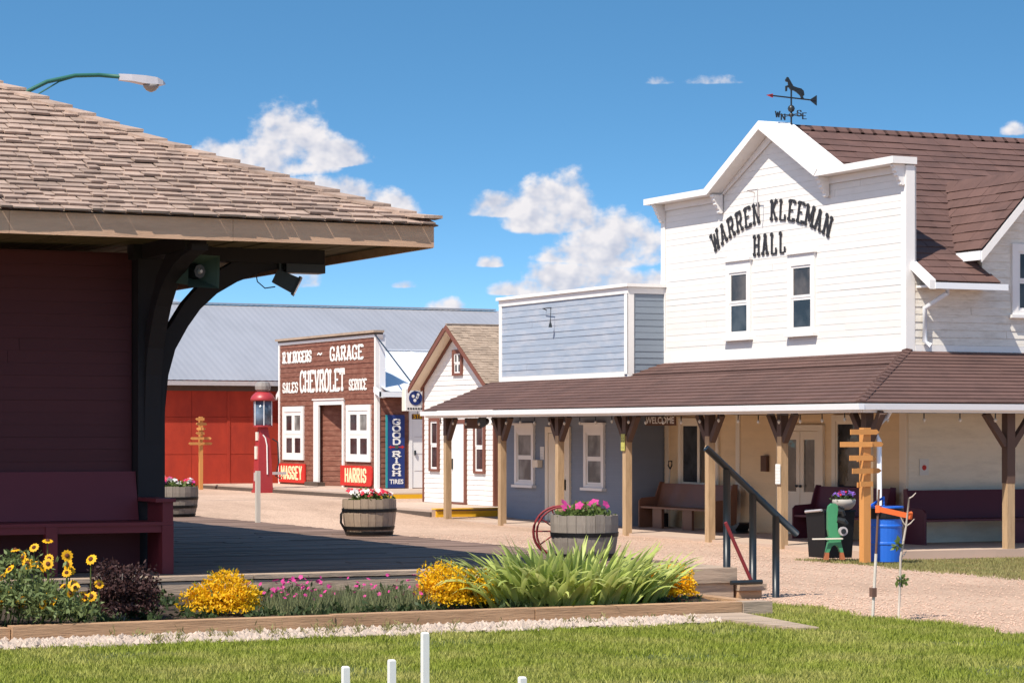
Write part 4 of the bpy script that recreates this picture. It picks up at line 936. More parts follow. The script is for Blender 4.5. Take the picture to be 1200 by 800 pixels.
# ------------------------------------------------------------------ garage
GU, GV0, GV1 = 28.0, 68.2, 76.4
def build_garage():
    root = thing('garage_building', 'brown false-front garage with white lettering and white framed windows', 'garage', (31, 72, .44))
    B, T = .44, 5.06
    # front wall around a splayed entry
    dv0, dv1, dz = 70.80, 73.10, 2.93
    for poly in ([(GV0, B), (dv0, B), (dv0, dz), (GV0, dz)], [(dv1, B), (GV1, B), (GV1, dz), (dv1, dz)], [(GV0, dz+.002), (GV1, dz+.002), (GV1, T), (GV0, T)]):
        w = wall(root, 'y', GU, poly, 'brown_board', .12)
        siding(w, 'y', GU, [(min(max(a, GV0+.1), GV1-.1), z) for a, z in poly], 'brown_board', .155, .018)
    n = 16; c = (dz-B)/n
    sp = bm().hexa([(GU+.02, dv1, B), (GU+1.05, dv0, B), (GU+1.15, dv0, B), (GU+.13, dv1, B), (GU+.02, dv1, dz), (GU+1.05, dv0, dz), (GU+1.15, dv0, dz), (GU+.13, dv1, dz)]).build('wall', 'brown_board', root)
    for i in range(n):
        za, zb = B+i*c, B+(i+1)*c-.002
        bm().hexa([(GU-.002, dv1, za), (GU+1.028, dv0, za), (GU+1.05, dv0, za), (GU+.02, dv1, za), (GU+.012, dv1, zb), (GU+1.042, dv0, zb), (GU+1.05, dv0, zb), (GU+.02, dv1, zb)]).build('board', 'brown_board', sp)
    bm().box(GU+.01, GU+1.1, dv0-.13, dv0-.01, B, dz).build('wall', 'brown_board', root)
    bm().box(GU+.121, GU+1.2, dv0-.1, dv1, dz+.01, dz+.06).build('ceiling', 'brown_board', root)
    d = bm(); wb(d, 'y', GU, dv0-.14, dv0+.0, 0, .06, B, dz+.15); wb(d, 'y', GU, dv1-.32, dv1+.1, 0, .06, B, dz+.15); wb(d, 'y', GU, dv0, dv1-.32, 0, .058, dz, dz+.15); d.build('door_frame', 'white_trim', root)
    wb(bm(), 'y', GU, dv0-.2, dv1+.15, .061, .09, dz+.151, dz+.19).build('trim', 'white_trim', root)
    bm().box(GU-.3, GU-.06, dv1-.9, dv1+.25, B+.002, B+.12).build('doorstep', 'dark_edge', root)
    for a in (GV0-.02, GV1-.08): bm().box(GU-.035, GU+.1, a, a+.10, B, T-.1).build('corner_board', 'white_trim', root)
    bm().box(GU+.101, GU+.28, GV0-.03, GV0-.0, 3.1, T-.1).build('corner_board', 'white_metal', root)
    bm().box(GU-.04, GU-.0, GV0, GV1, T-.18, T-.05).build('frieze', 'white_trim', root)
    bm().box(GU-.12, GU+.22, GV0-.08, GV1+.10, T-.049, T+.02).build('cap', 'cedar_grey', root)
    bm().box(GU-.06, GU+.2, GV0-.045, GV1, T-.10, T-.051).build('cap', 'dark_edge', root)
    bm().box(GU+.0, GU+.2, GV0-.06, GV0-.036, T-.22, T-.1).build('bracket', 'lamp_grey', root)
    for a0, a1 in ((68.72, 70.30), (74.28, 75.80)):
        window(root, 'y', GU, a0, a1, 1.32, 2.74, 'white_trim', .17, 2, 2, ('pane_dark', 'pane_curtain', 'pane_dark', 'pane_dark'), False, sw=.12)
    # red enamel signs
    for (a0, a1, txt) in ((68.38, 70.88, 'HARRIS'), (73.92, 76.26, 'MASSEY')):
        z0, z1 = .50, 1.10; cc = .12; s = 1
        poly = [(a0+cc, z0), (a1, z0), (a1, z1), (a0+cc, z1), (a0+.03, z1-.06), (a0, z1-.2), (a0, z0+.2), (a0+.03, z0+.06)] if txt == 'HARRIS' else [(a0, z0), (a1, z0), (a1, z1), (a0, z1)]
        sg = bm().prism([(GU-.075, a, z) for a, z in poly], (.045, 0, 0)).build('sign_board', 'sign_red', root)
        w = .255; ln = sum(w*(1.25 if ch in 'M' else .5 if ch == 'I' else 1.)+w*.22 for ch in txt)
        put_word(sg, 'y', GU, (a0+a1)/2+ln/2-.02, z0+.12, txt, w, .38, .095, 'letter_cream', .078, .22, False)
    # painted lettering
    put_word(root, 'y', GU, 76.02, 4.30, 'R.W.ROGERS', .24, .33, .085, 'letter_white', .022, .16)
    put_word(root, 'y', GU, 72.95, 4.36, '~', .42, .3, .08, 'letter_white', .022)
    put_word(root, 'y', GU, 71.85, 4.28, 'GARAGE', .375, .40, .10, 'letter_white', .022, .22)
    put_word(root, 'y', GU, 76.02, 3.36, 'SALES', .235, .30, .075, 'letter_white', .022, .2)
    put_word(root, 'y', GU, 74.45, 3.36, 'CHEVROLET', .365, .64, .105, 'letter_white', .022, .17)
    put_word(root, 'y', GU, 70.28, 3.36, 'SERVICE', .178, .31, .058, 'letter_white', .022, .2)
    # side wall with door, metal roof
    E, EZ, RV, RZ = 67.75, 3.28, 72.3, 4.62; k = (RZ-EZ)/(RV-E)
    sw = wall(root, 'x', GV0, [(GU+.13, B), (36, B), (36, 3.3), (GU+.13, 3.3)], 'brown_board', .12)
    siding(sw, 'x', GV0, [(GU+.1, B), (29.02, B), (29.02, 3.2), (GU+.1, 3.2)], 'brown_board', .155, .016)
    bm().box(GU+.0, GU+.1, GV0-.035, GV0-.005, B, 3.2).build('corner_board', 'white_trim', root)
    f = bm(); f.box(29.03, 29.13, GV0-.05, GV0, B, 2.75); f.box(29.13, 30.2, GV0-.05, GV0, 2.62, 2.75); f.build('door_frame', 'white_trim', root)
    dr = bm().box(29.14, 30.15, GV0-.03, GV0, B+.02, 2.61).build('door', 'white_trim', root)
    for z in (.95, 1.45, 1.95): bm().box(29.2, 30.1, GV0-.036, GV0-.031, z, z+.018).build('groove', 'lamp_grey', dr)
    bm().box(29.19, 29.23, GV0-.09, GV0-.031, 1.42, 1.56).build('handle', 'black_metal', dr)
    bm().box(GU+.13, 36, GV1-.12, GV1, B, 3.3).build('wall', 'brown_board', root)
    x = GU+.13; roof = None
    while x < 36:
        pr = []; b = bm(); w = .9
        for s, e in ((-1, E), (1, 2*RV-E)):
            pts = []
            for i in range(7):
                xx = x+i*w/6; hh = .028 if i in (0, 6) else 0.
                pts.append((xx, hh))
            for (xa, ha), (xb, hb) in zip(pts, pts[1:]):
                b.add([(xa, RV, RZ+ha), (xb, RV, RZ+hb), (xb, e, EZ+hb), (xa, e, EZ+ha)], [(0, 1, 2, 3) if s < 0 else (3, 2, 1, 0)])
        o = b.build('roof' if roof is None else 'panel', 'white_roof_metal', root if roof is None else roof)
        if roof is None: roof = o
        x += w
    bm().box(GU+.13, 36, RV-.1, RV+.1, RZ+.03, RZ+.05).build('ridge_cap', 'white_roof_metal', roof)
    bm().box(GU-.12, 36, E-.03, E-.0, EZ-.16, EZ-.01).build('fascia', 'white_metal', root)
    bm().box(GU+.13, 36, E+.01, GV0-.01, EZ-.05, EZ-.025).build('soffit', 'brown_trim', root)
    bm().prism([(GU-.1, E-.03, EZ-.15), (GU-.1, E-.03, EZ+.02), (GU-.1, GV0-.03, EZ+.02+.42*k), (GU-.1, GV0-.03, EZ-.15+.42*k)], (.06, 0, 0)).build('rake_board', 'white_metal', root)
    bm().prism([(GU+.04, 2*RV-E, EZ-.15), (GU+.04, 2*RV-E, EZ+.02), (GU+.04, GV1+.02, EZ+.3), (GU+.04, GV1+.02, EZ+.1)], (.06, 0, 0)).build('rake_board', 'white_metal', root)
    b = bm(); b.tube([(GU-.05, GV0, T-.1), (26.0, 60.8, 3.35)], .022, 5); b.build('cable', 'black_metal', root)
    # tall tyre sign on the side wall
    s = thing('enamel_sign', 'tall navy vertical tyre sign on the garage side wall', 'sign', (28.6, GV0-.06, .46))
    bm().box(28.33, 28.87, GV0-.075, GV0-.03, .46, 2.60).build('sign_board', 'sign_navy', s)
    bm().box(28.28, 28.329, GV0-.08, GV0-.03, .46, 2.60).build('edge_strip', 'teal', s)
    for ch, zc in zip('GOODRICH', (2.40, 2.205, 2.01, 1.815, 1.455, 1.275, 1.085, .89)):
        put_letter(s, 'x', GV0, 28.61, zc-.075, ch, .25 if ch != 'I' else .2, .15, .054, 'letter_white', .077, 0, ch in 'RIH')
    put_text(s, 'x', GV0, 28.61, .585, 'TIRES', .185, 'letter_white', .078, .98, .005)
    bm().prism([*[(a, GV0-.079, 1.66+c) for a, c in ((28.36, 0), (28.44, -.055), (28.44, -.018), (28.78, -.018), (28.78, -.055), (28.86, 0), (28.78, .055), (28.78, .018), (28.44, .018), (28.44, .055))]], (0, .003, 0)).build('arrow', 'sign_red', s)
    b = bm(); b.tube([(28.61, GV0-.078, 1.66), (28.61, GV0-.086, 1.66)], .06, 14); b.build('disc', 'speaker_green', s)
build_garage()
def build_hanging_sign():
    s = thing('hanging_sign', 'small white square sign with round blue emblem hanging by the white house', 'sign', (26.4, 61.6, 2.8))
    bm().box(26.05, 26.61, 61.4, 61.46, 2.66, 3.24).build('sign_board', 'white_trim', s)
    bm().box(26.05, 26.09, 61.461, 61.66, 2.66, 3.24).build('sign_edge', 'cream_panel', s)
    b = bm(); b.tube([(26.33, 61.396, 3.0), (26.33, 61.388, 3.0)], .19, 20); b.build('emblem', 'sign_navy', s)
    for k, (a, c) in enumerate(((-.07, .05), (.05, .02), (-.02, -.06), (.07, .09))):
        b = bm(); b.tube([(26.33+a, 61.387, 3.0+c), (26.33+a, 61.383, 3.0+c)], .045, 8); b.build('emblem_mark', 'white_trim', s)
    for k in range(6): bm().box(26.1+k*.075, 26.15+k*.075, 61.393, 61.399, 2.70, 2.745).build('lettering', 'letter_black', s)
    b = bm(); b.tube([(26.33, 61.43, 3.24), (26.33, 61.43, 3.34), (26.33, 60.85, 3.36)], .012, 5); b.build('hanger', 'black_metal', s)
    s2 = thing('name_board', 'little yellow lettered board under the round emblem sign', 'sign', (26.45, 61.5, 2.4))
    bm().box(26.28, 26.60, 61.5, 61.53, 2.44, 2.58).build('sign_board', 'sign_dark_wood', s2); put_text(s2, 'x', 61.5, 26.44, 2.46, 'STE', .16, 'yellow_paint', .004, 1., .004)
    b = bm(); b.tube([(26.44, 61.52, 2.58), (26.44, 61.52, 2.66)], .008, 4); b.build('hanger', 'black_metal', s2)
build_hanging_sign()

# ------------------------------------------------------------------ red shed
def build_shed():
    root = thing('red_shed', 'long red shed with grey corrugated metal roof behind the garage', 'shed', (30, 80, .3))
    V = 77.2; w = wall(root, 'x', V, [(10, .2), (41, .2), (41, 3.9), (10, 3.9)], 'red_panel', .12)
    u = 19.2
    while u < 30:
        for z0, z1 in ((.22, 1.38), (1.39, 2.58), (2.59, 3.55)):
            j = rng.uniform(-.004, .006); bm().box(u+.006, u+1.214, V-.022-j, V-.001, z0, z1-.004).build('panel', 'red_panel', w)
        u += 1.22
    for u in (21.66, 24.1, 26.54, 28.98): bm().box(u-.05, u+.05, V-.045, V-.027, .22, 3.4).build('batten', 'red_panel', w)
    bm().box(40.9, 41, V, 90.5, .2, 3.9).build('wall', 'red_panel', root); bm().box(10, 41, 90.4, 90.5, .2, 3.9).build('wall', 'red_panel', root)
    E, EZ, RV, RZ = 76.76, 3.76, 84., 6.56; k = (RZ-EZ)/(RV-E)
    roof = None; x = 10.; W = .66
    while x < 39.2:
        b = bm(); n = 12; xs = [x+i*W/n for i in range(n+1)]; hs = [.003*math.sin(2*math.pi*i/4) for i in range(n+1)]
        for (xa, ha), (xb, hb) in zip(zip(xs, hs), zip(xs[1:], hs[1:])):
            b.add([(xa, E, EZ+ha), (xb, E, EZ+hb), (xb, RV, RZ+hb), (xa, RV, RZ+ha)], [(0, 1, 2, 3)])
            b.add([(xa, 2*RV-E, EZ+ha), (xb, 2*RV-E, EZ+hb), (xb, RV, RZ+hb), (xa, RV, RZ+ha)], [(3, 2, 1, 0)])
        o = b.build('roof' if roof is None else 'sheet', 'shed_metal', root if roof is None else roof)
        if roof is None: roof = o
        x += W
    bm().box(10, 39.2, RV-.12, RV+.12, RZ+.02, RZ+.06).build('ridge_cap', 'shed_metal', roof)
    bm().box(10, 39.2, E+.01, E+.05, EZ-.17, EZ-.03).build('fascia', 'lamp_grey', root)
    u = 19.9
    while u < 30: bm().prism([(u, E+.06, EZ-.22), (u, E+.06, EZ-.05), (u, V-.03, EZ-.05+.45*k), (u, V-.03, EZ-.22+.45*k)], (.09, 0, 0)).build('rafter', 'brace_wood', root); u += 1.22
    bm().box(19, 30, V-.075, V-.046, 3.42, 3.7).build('beam', 'brace_wood', root)
    tag(bm().box(25.9, 27.4, 76.3, 76.6, .30, .40).build('timber', 'post_wood'), 'single timber lying along the red shed wall', 'timber')
build_shed()

# ------------------------------------------------------------------ petrol pump, finger posts, lamp
def build_pump():
    u, v, z = 25.35, 70.6, float(gz(25.3, 70.6)); root = thing('gas_pump', 'tall red vintage gas pump with glass cylinder', 'gas pump', (u, v, z))
    b = bm(); P = lambda w, zz: [(u-w, v-w, z+zz), (u+w, v-w, z+zz), (u+w, v+w, z+zz), (u-w, v+w, z+zz)]
    b.hexa(P(.265, 0)+P(.26, .08)); b.hexa(P(.235, .081)+P(.205, .9)); b.hexa(P(.205, .901)+P(.165, 1.6)); b.hexa(P(.165, 1.601)+P(.11, 1.95)); b.build('body', 'gas_red', root)
    b = bm(); b.tube([(u+.06, v-.235, z+.55), (u+.06, v-.195, z+1.4), (u+.02, v-.17, z+1.62), (u-.05, v-.15, z+1.72)], .02, 6); b.build('stripe', 'white_trim', root)
    for zz, h in ((1.55, .25), (1.0, .38)):
        w = .205 - (zz-.9)*.057; bm().box(u-w-.03, u-w+.01, v-.07, v+.1, z+zz, z+zz+h).build('badge', 'cream_panel', root)
    bm().box(u-.25, u-.22, v-.1, v+.1, z+.35, z+.6).build('plate', 'lamp_grey', root)
    b = bm(); b.lathe((u, v, z+1.951), [(.29, 0), (.29, .05)], 18); b.build('lower_ring', 'gas_red', root)
    b = bm(); b.lathe((u, v, z+2.002), [(.275, 0), (.275, .72)], 20); b.build('cylinder', 'pump_glass', root, True)
    for a in range(6):
        t = a*math.pi/3+.3; b = bm(); b.tube([(u+.285*math.cos(t), v+.285*math.sin(t), z+2.0), (u+.285*math.cos(t), v+.285*math.sin(t), z+2.72)], .014, 5); b.build('rod', 'white_metal', root)
    b = bm(); b.lathe((u, v, z+2.723), [(.36, 0), (.37, .05), (.33, .14), (.22, .25), (.14, .28)], 20); b.build('cap', 'gas_red', root, True)
    b = bm(); b.lathe((u, v, z+3.0), [(.16, 0), (.23, .06), (.24, .16), (.20, .26), (.12, .30)], 12); b.build('globe', 'glass_grey', root)
    b = bm(); b.tube([(u+.22, v-.2, z+1.6), (u+.36, v-.3, z+1.5), (u+.38, v-.32, z+.9), (u+.3, v-.3, z+.5), (u+.42, v-.36, z+.42), (u+.52, v-.3, z+.55), (u+.3, v-.3, z+.62)], .022, 6); b.build('hose', 'black_metal', root, True)
    bm().box(u+.2, u+.62, v-.34, v-.28, z+.54, z+.62).build('crank', 'lamp_grey', root)
build_pump()
def finger_post(u, v, h, w, boards, label, z):
    root = thing('finger_post', label, 'finger post', (u, v, z), 'wooden direction posts')
    bm().box(u-w/2, u+w/2, v-w/2, v+w/2, z-.02, z+h).build('post', 'sign_wood', root)
    for (zz, ln, d, side) in boards:
        # side -1: arm on the street face pointing left, +1: on the far face pointing right
        a = Vector((math.cos(d), math.sin(d), 0)); n = Vector((-a.y, a.x, 0)); o = Vector((u, v, z+zz)) - n*(w/2+.02)*(1 if side < 0 else -1)
        hh = .042; tip = .0 if side < 0 and w > .12 else .05; s = side
        P = [(-.10*s*-1 if False else -.08*s, -hh), (s*ln, -hh), (s*(ln+tip), 0), (s*ln, hh), (-.08*s, hh)]
        bm().prism([o+a*p+Vector((0, 0, q)) for p, q in P], n*.022*(-1 if side < 0 else 1)).build('arm', 'sign_wood', root)
finger_post(22.72, 34.45, 2.17, .135, [(2.10, .36, .05, -1), (2.10, .30, .05, 1), (1.90, .50, -.1, -1), (1.90, .42, .12, 1), (1.68, .36, .0, -1), (1.66, .30, .2, 1), (1.47, .36, .15, -1), (1.47, .30, -.1, 1), (1.26, .18, .1, -1), (1.24, .14, .1, 1)], 'tall wooden finger post beside the blue drum', 0.)
z = float(gz(25, 75)); finger_post(24.95, 75.2, 2.28, .11, [(2.2, .17, .1, -1), (2.2, .06, .1, 1), (2.05, .26, .5, -1), (2.05, .32, .5, 1), (1.9, .10, -.3, -1), (1.9, .2, .3, 1), (1.76, .18, .2, -1), (1.76, .10, .2, 1), (1.60, .32, .0, -1), (1.60, .30, -.2, 1), (1.44, .42, .15, -1), (1.44, .40, .15, 1)], 'slim wooden finger post in front of the red shed', z)
def build_lamp():
    u0, v = 14.6, 60.; root = thing('street_lamp', 'green curved-arm street lamp rising behind the depot roof', 'street lamp', (u0, v, .2))
    b = bm(); b.tube([(u0, v, 0.1), (u0, v, 4), (u0, v, 8.6)], [.11, .095, .075], 10); b.build('pole', 'lamp_green', root, True)
    pts = [(u0, v, 8.55), (u0+.12, v, 9.2), (u0+.42, v, 9.9), (u0+.85, v, 10.3), (u0+1.4, v, 10.6), (u0+2.1, v, 10.79), (u0+2.7, v, 10.84), (u0+3.25, v, 10.83)]
    b = bm(); b.tube(pts, .052, 8); b.build('arm', 'lamp_green', root, True)
    b = bm(); b.tube([(u0+.2, v, 9.1), (u0+.7, v, 9.75), (u0+1.2, v, 10.3), (u0+1.7, v, 10.62), (u0+2.1, v, 10.76)], .02, 6); b.build('strut', 'lamp_green', root)
    x0 = u0+3.2; b = bm(); prof = [(0, .06, 10.90, 10.74), (.3, .14, 10.90, 10.73), (.65, .18, 10.89, 10.68), (.95, .18, 10.86, 10.68), (1.1, .13, 10.80, 10.68), (1.18, .04, 10.74, 10.70)]
    vs = []; fs = []
    for i, (dx, w, zt, zb) in enumerate(prof):
        vs += [(x0+dx, v-w, zb), (x0+dx, v+w, zb), (x0+dx, v+w*.6, zt), (x0+dx, v-w*.6, zt)]
        if i: fs += [((i-1)*4+k, (i-1)*4+(k+1) % 4, i*4+(k+1) % 4, i*4+k) for k in range(4)]
    n = len(prof); fs += [(0, 1, 2, 3), ((n-1)*4+3, (n-1)*4+2, (n-1)*4+1, (n-1)*4)]
    b.add(vs, fs); b.build('housing', 'lamp_grey', root)
    b = bm(); b.lathe((x0+.82, v, 10.50), [(.03, 0), (.12, .04), (.19, .12), (.20, .179)], 14); b.build('lens', 'glass_grey', root, True)
build_lamp()

# ------------------------------------------------------------------ barrels with flowers
def leaf_cloud(n, c, r, size, up=.3, shell=.6, asp=.5):
    """n quads spread through an ellipsoid, denser towards its skin"""
    d = nr.normal(size=(n, 3)); d /= np.linalg.norm(d, axis=1)[:, None]; d[:, 2] = np.where(d[:, 2] < -.2, -d[:, 2]*.4, d[:, 2])
    rad = shell+(1-shell)*nr.random(n)**.7; rad = np.where(nr.random(n) < .25, rad*nr.random(n), rad)
    lump = 1+.18*np.sin(d[:, 0]*5+c[0]*3)+.14*np.sin(d[:, 1]*7+c[1])*np.cos(d[:, 2]*5)
    P = np.array(c)+d*np.array(r)*(rad*lump)[:, None]
    a = nr.normal(size=(n, 3)); a[:, 2] += up; a /= np.linalg.norm(a, axis=1)[:, None]
    b = np.cross(a, nr.normal(size=(n, 3))); b /= np.linalg.norm(b, axis=1)[:, None]
    s = size*nr.uniform(.6, 1.4, n)[:, None]
    return np.stack([P, P+a*s*.5+b*s*asp*.5, P+a*s, P+a*s*.5-b*s*asp*.5], 1)
def blossoms(pts, r, petals=5, tilt=.6):
    """flat five-petalled blossoms facing roughly up and outwards"""
    out = []
    n = len(pts)
    for i in range(n):
        nrm = np.array([nr.normal()*tilt-.25, nr.normal()*tilt-.45, 1.]); nrm /= np.linalg.norm(nrm)
        a = np.cross(nrm, [1, .2, .1]); a /= np.linalg.norm(a); b = np.cross(nrm, a); rr = r*nr.uniform(.7, 1.25); t0 = nr.uniform(0, 6)
        for k in range(petals):
            t = t0+k*2*np.pi/petals; dt = np.pi/petals*.95
            e = lambda q, s, l: pts[i]+(a*np.cos(q)+b*np.sin(q))*rr*s+nrm*rr*l
            out.append([pts[i], e(t-dt, .75, .18), e(t, 1.05, .12), e(t+dt, .75, .18)])
    return np.array(out)
def flower_mass(root, c, rx, rz, n_leaf, cols, leaf='foliage', size=.07):
    np_mesh('foliage', leaf_cloud(n_leaf, c, (rx, rx, rz), size, .4), 4, leaf, root, 'stuff')
    for m, n, r in cols:
        t = nr.uniform(0, 6.28, n); q = nr.random(n)**.5*rx*.95
        P = np.stack([c[0]+np.cos(t)*q, c[1]+np.sin(t)*q, c[2]+rz*(.55+.65*nr.random(n))], 1)
        np_mesh('blossoms', blossoms(P, r), 4, m, root, 'stuff')
def barrel(u, v, z, label, wood, R0=.445, hh=.60, hoops=(.06, .23, .42), cols=(), handle=False, s=1.):
    root = thing('barrel_planter', label, 'planter', (u, v, z), 'half barrel planters on the platform')
    n = 22
    def rad(t): return R0*s*(.84+.16*math.sin(min(t, 1)*math.pi*.62)**.8) if t > 0 else R0*s*.84
    for k in range(n):
        t0, t1 = 2*math.pi*k/n+.006, 2*math.pi*(k+1)/n-.006; b = bm(); j = rng.uniform(-.004, .004); top = hh+rng.uniform(-.012, .012)
        vs = []; fs = []; L = 5
        for i in range(L+1):
            f = i/L; r = rad(f)+j; zz = z+.004+top*f
            vs += [(u+r*math.cos(t0), v+r*math.sin(t0), zz), (u+r*math.cos(t1), v+r*math.sin(t1), zz), (u+(r-.03)*math.cos(t1), v+(r-.03)*math.sin(t1), zz), (u+(r-.03)*math.cos(t0), v+(r-.03)*math.sin(t0), zz)]
            if i: fs += [((i-1)*4+q, (i-1)*4+(q+1) % 4, i*4+(q+1) % 4, i*4+q) for q in range(4)]
        fs += [(3, 2, 1, 0), (L*4, L*4+1, L*4+2, L*4+3)]
        b.add(vs, fs); b.build('stave', wood, root)
    for h in hoops:
        b = bm(); b.lathe((u, v, z), [(rad((h-.025)/hh)+.008, h-.025), (rad((h+.025)/hh)+.010, h+.03)], 32, False); b.lathe((u, v, z), [(rad((h-.025)/hh)+.001, h-.025), (rad((h+.025)/hh)+.002, h+.03)], 32, False)
        b.build('hoop', 'hoop', root)
    b = bm(); b.lathe((u, v, z), [(R0*s*.9, hh-.08), (R0*s*.4, hh-.05), (.01, hh-.045)], 20, False); b.build('soil', 'soil', root)
    if handle:
        b = bm(); b.tube([(u-rad(.75)*.97, v+.02, z+.46), (u-rad(.7)-.045, v+.02, z+.36), (u-rad(.6)-.05, v+.02, z+.22), (u-rad(.3)*.97, v+.02, z+.08)], .02, 6); b.build('loop', 'hoop', root)
    flower_mass(root, (u, v, z+hh-.02), R0*s*.86, .15, 700, cols)
    return root
PET = (('white_petal', 30, .055), ('red_petal', 14, .055), ('pink_petal', 5, .05))
barrel(15.6, 38.3, DZ, 'half barrel of red and white flowers in front of the garage', 'barrel_wood_warm', hoops=(.045, .13, .42), cols=(('white_petal', 24, .06), ('red_petal', 17, .06)), handle=True)
barrel(15.62, 48.7, DZ, 'half barrel of white and pink flowers beside the depot bench', 'barrel_wood', .46, hoops=(.03, .20, .37), cols=(('white_petal', 34, .06), ('red_petal', 6, .06), ('pink_petal', 14, .05)))
barrel(15.25, 29.85, DZ, 'half barrel of pink flowers behind the iris clump', 'barrel_wood', .455, hoops=(.06, .34), cols=(('pink_petal', 9, .06),))
def build_wheel():
    c = Vector((15.16, 30.44, DZ+.36)); root = thing('wagon_wheel', 'red iron wagon wheel leaning behind the barrel of pink flowers', 'wheel', (15.12, 30.4, DZ))
    ax = Vector((.30, .92, .16)).normalized(); a = ax.cross(Vector((0, 0, 1))).normalized(); b_ = ax.cross(a)
    ring = lambda r, n=28: [c+(a*math.cos(2*math.pi*k/n)+b_*math.sin(2*math.pi*k/n))*r for k in range(n+1)]
    b = bm(); b.tube(ring(.345), .018, 6); b.build('rim', 'wheel_red', root, True)
    b = bm(); b.tube([p-ax*.07+Vector((.04, 0, 0)) for p in ring(.345)], .015, 6); b.build('tyre', 'wheel_red', root, True)
    b = bm(); b.tube([c-ax*.07, c+ax*.07], .06, 10); b.build('hub', 'wheel_red', root)
    for k in range(10):
        d = a*math.cos(2*math.pi*k/10)+b_*math.sin(2*math.pi*k/10); b = bm(); b.tube([c+d*.05, c+d*.335], .010, 5); b.build('spoke', 'wheel_red', root)
build_wheel()

# ------------------------------------------------------------------ garden bed
def build_bed():
    root = tag(link(bpy.data.objects.new('flower_bed', None), None, (10, 26.5, 0)), 'timber edged flower bed below the platform', 'flower bed', kind='structure')
    b = bm(); n = 24; nx = 60; X = np.linspace(1, 14.9, nx); Y = np.linspace(24.75, 28.55, n); vs = []
    for y in Y:
        for x in X: vs.append((x, y, .10+.02*math.sin(x*3+y*2)+.02*rng.random()+.06*(y-24.7)/3.8))
    b.add(vs, [(j*nx+i, j*nx+i+1, (j+1)*nx+i+1, (j+1)*nx+i) for j in range(n-1) for i in range(nx-1)]); b.build('soil', 'soil', root)
    x = 6.2
    for xe in (9.62, 11.95, 14.55):
        bm().box(x, xe-.012, 24.55+rng.uniform(-.012, .012), 24.75, .048, .185+rng.uniform(-.006, .006)).build('timber', 'bed_timber', root)
        bm().box(x-.2, xe-.23, 24.575, 24.75, -.05, .038).build('timber', 'bed_timber', root); x = xe
    bm().box(14.55, 14.93, 24.53, 24.78, -.02, .18).build('timber', 'old_timber', root)
    bm().box(14.75, 14.93, 24.79, 27.2, -.02, .17).build('timber', 'bed_timber', root)
    bm().box(6.0, 6.19, 24.6, 28.3, -.02, .16).build('timber', 'bed_timber', root)
    tag(bm().hexa([(13.95, 22.45, .0), (14.2, 22.4, .0), (14.5, 24.5, .0), (13.75, 24.5, .0), (13.95, 22.45, .06), (14.2, 22.4, .06), (14.5, 24.5, .07), (13.75, 24.5, .07)]).build('edging_timber', 'old_timber'), 'flat pale timber end of the crushed stone strip', 'timber')
build_bed()
def bedz(u, v): return .10+.06*(v-24.7)/3.8
def bush(name, label, u, v, r, h, leaf, n, size, extra=None, base=None):
    z = bedz(u, v); root = thing(name, label, 'shrub', (u, v, z))
    np_mesh('foliage', np.concatenate([leaf_cloud(n, (u, v, z+h*.42), (r, r*.9, h*.58), size, .5, .55), leaf_cloud(n//3, (u, v-.05, z+h*.2), (r*1.0, r*.95, h*.32), size, .3, .6)]), 4, leaf, root, 'stuff')
    b = bm()
    for k in range(9):
        t = rng.uniform(0, 6.28); q = rng.uniform(.3, .8); b.tube([(u+.02*math.cos(t), v+.02*math.sin(t), z-.03), (u+r*q*.4*math.cos(t), v+r*q*.4*math.sin(t), z+h*.4), (u+r*q*math.cos(t), v+r*q*math.sin(t), z+h*.8)], [.012, .008, .004], 5)
    b.build('stems', 'bark', root)
    if extra:
        m, n2, s2 = extra; np_mesh('leaf_tips', leaf_cloud(n2, (u, v, z+h*.45), (r*1.02, r*.92, h*.62), s2, .9, .85), 4, m, root, 'stuff')
    return root
bush('golden_shrub', 'rounded golden yellow shrub left of the pink flowers', 8.80, 25.75, .43, .46, 'yellow_leaf', 5600, .042, ('foliage', 200, .04))
bush('golden_shrub', 'golden yellow shrub against the left side of the iris clump', 11.48, 25.75, .46, .50, 'yellow_leaf', 6000, .042, ('foliage', 240, .04))
bush('golden_shrub', 'small golden yellow shrub right of the iris clump', 14.40, 25.95, .29, .42, 'yellow_leaf', 3200, .042, ('foliage', 160, .04))
bush('burgundy_shrub', 'dark burgundy leaved shrub beside the yellow daisies', 7.62, 25.6, .37, .64, 'burgundy_leaf', 5200, .045)
# low stray green along the bed
t = nr.uniform(7.0, 14.2, 170); q = nr.uniform(24.95, 28.2, 170)
P = np.concatenate([leaf_cloud(26, (a, b, bedz(a, b)+.03), (.13, .13, .09), .07, .9, .4) for a, b in zip(t, q)])
np_mesh('ground_cover', P, 4, 'foliage_dark', None, 'stuff', 'low dark green growth over the flower bed soil', 'ground cover')
t = np.concatenate([nr.uniform(7.2, 10.2, 40), nr.uniform(10, 14, 12)]); q = nr.uniform(23.75, 24.5, 52)
P = np.concatenate([leaf_cloud(int(nr.integers(8, 34)), (a, b, .03), (nr.uniform(.04, .1), .06, nr.uniform(.04, .17)), .07, 1.4, .2, .16) for a, b in zip(t, q)])
np_mesh('weeds', P, 4, 'grass_dry', None, 'stuff', 'tufts of weeds growing through the crushed stones', 'weeds')
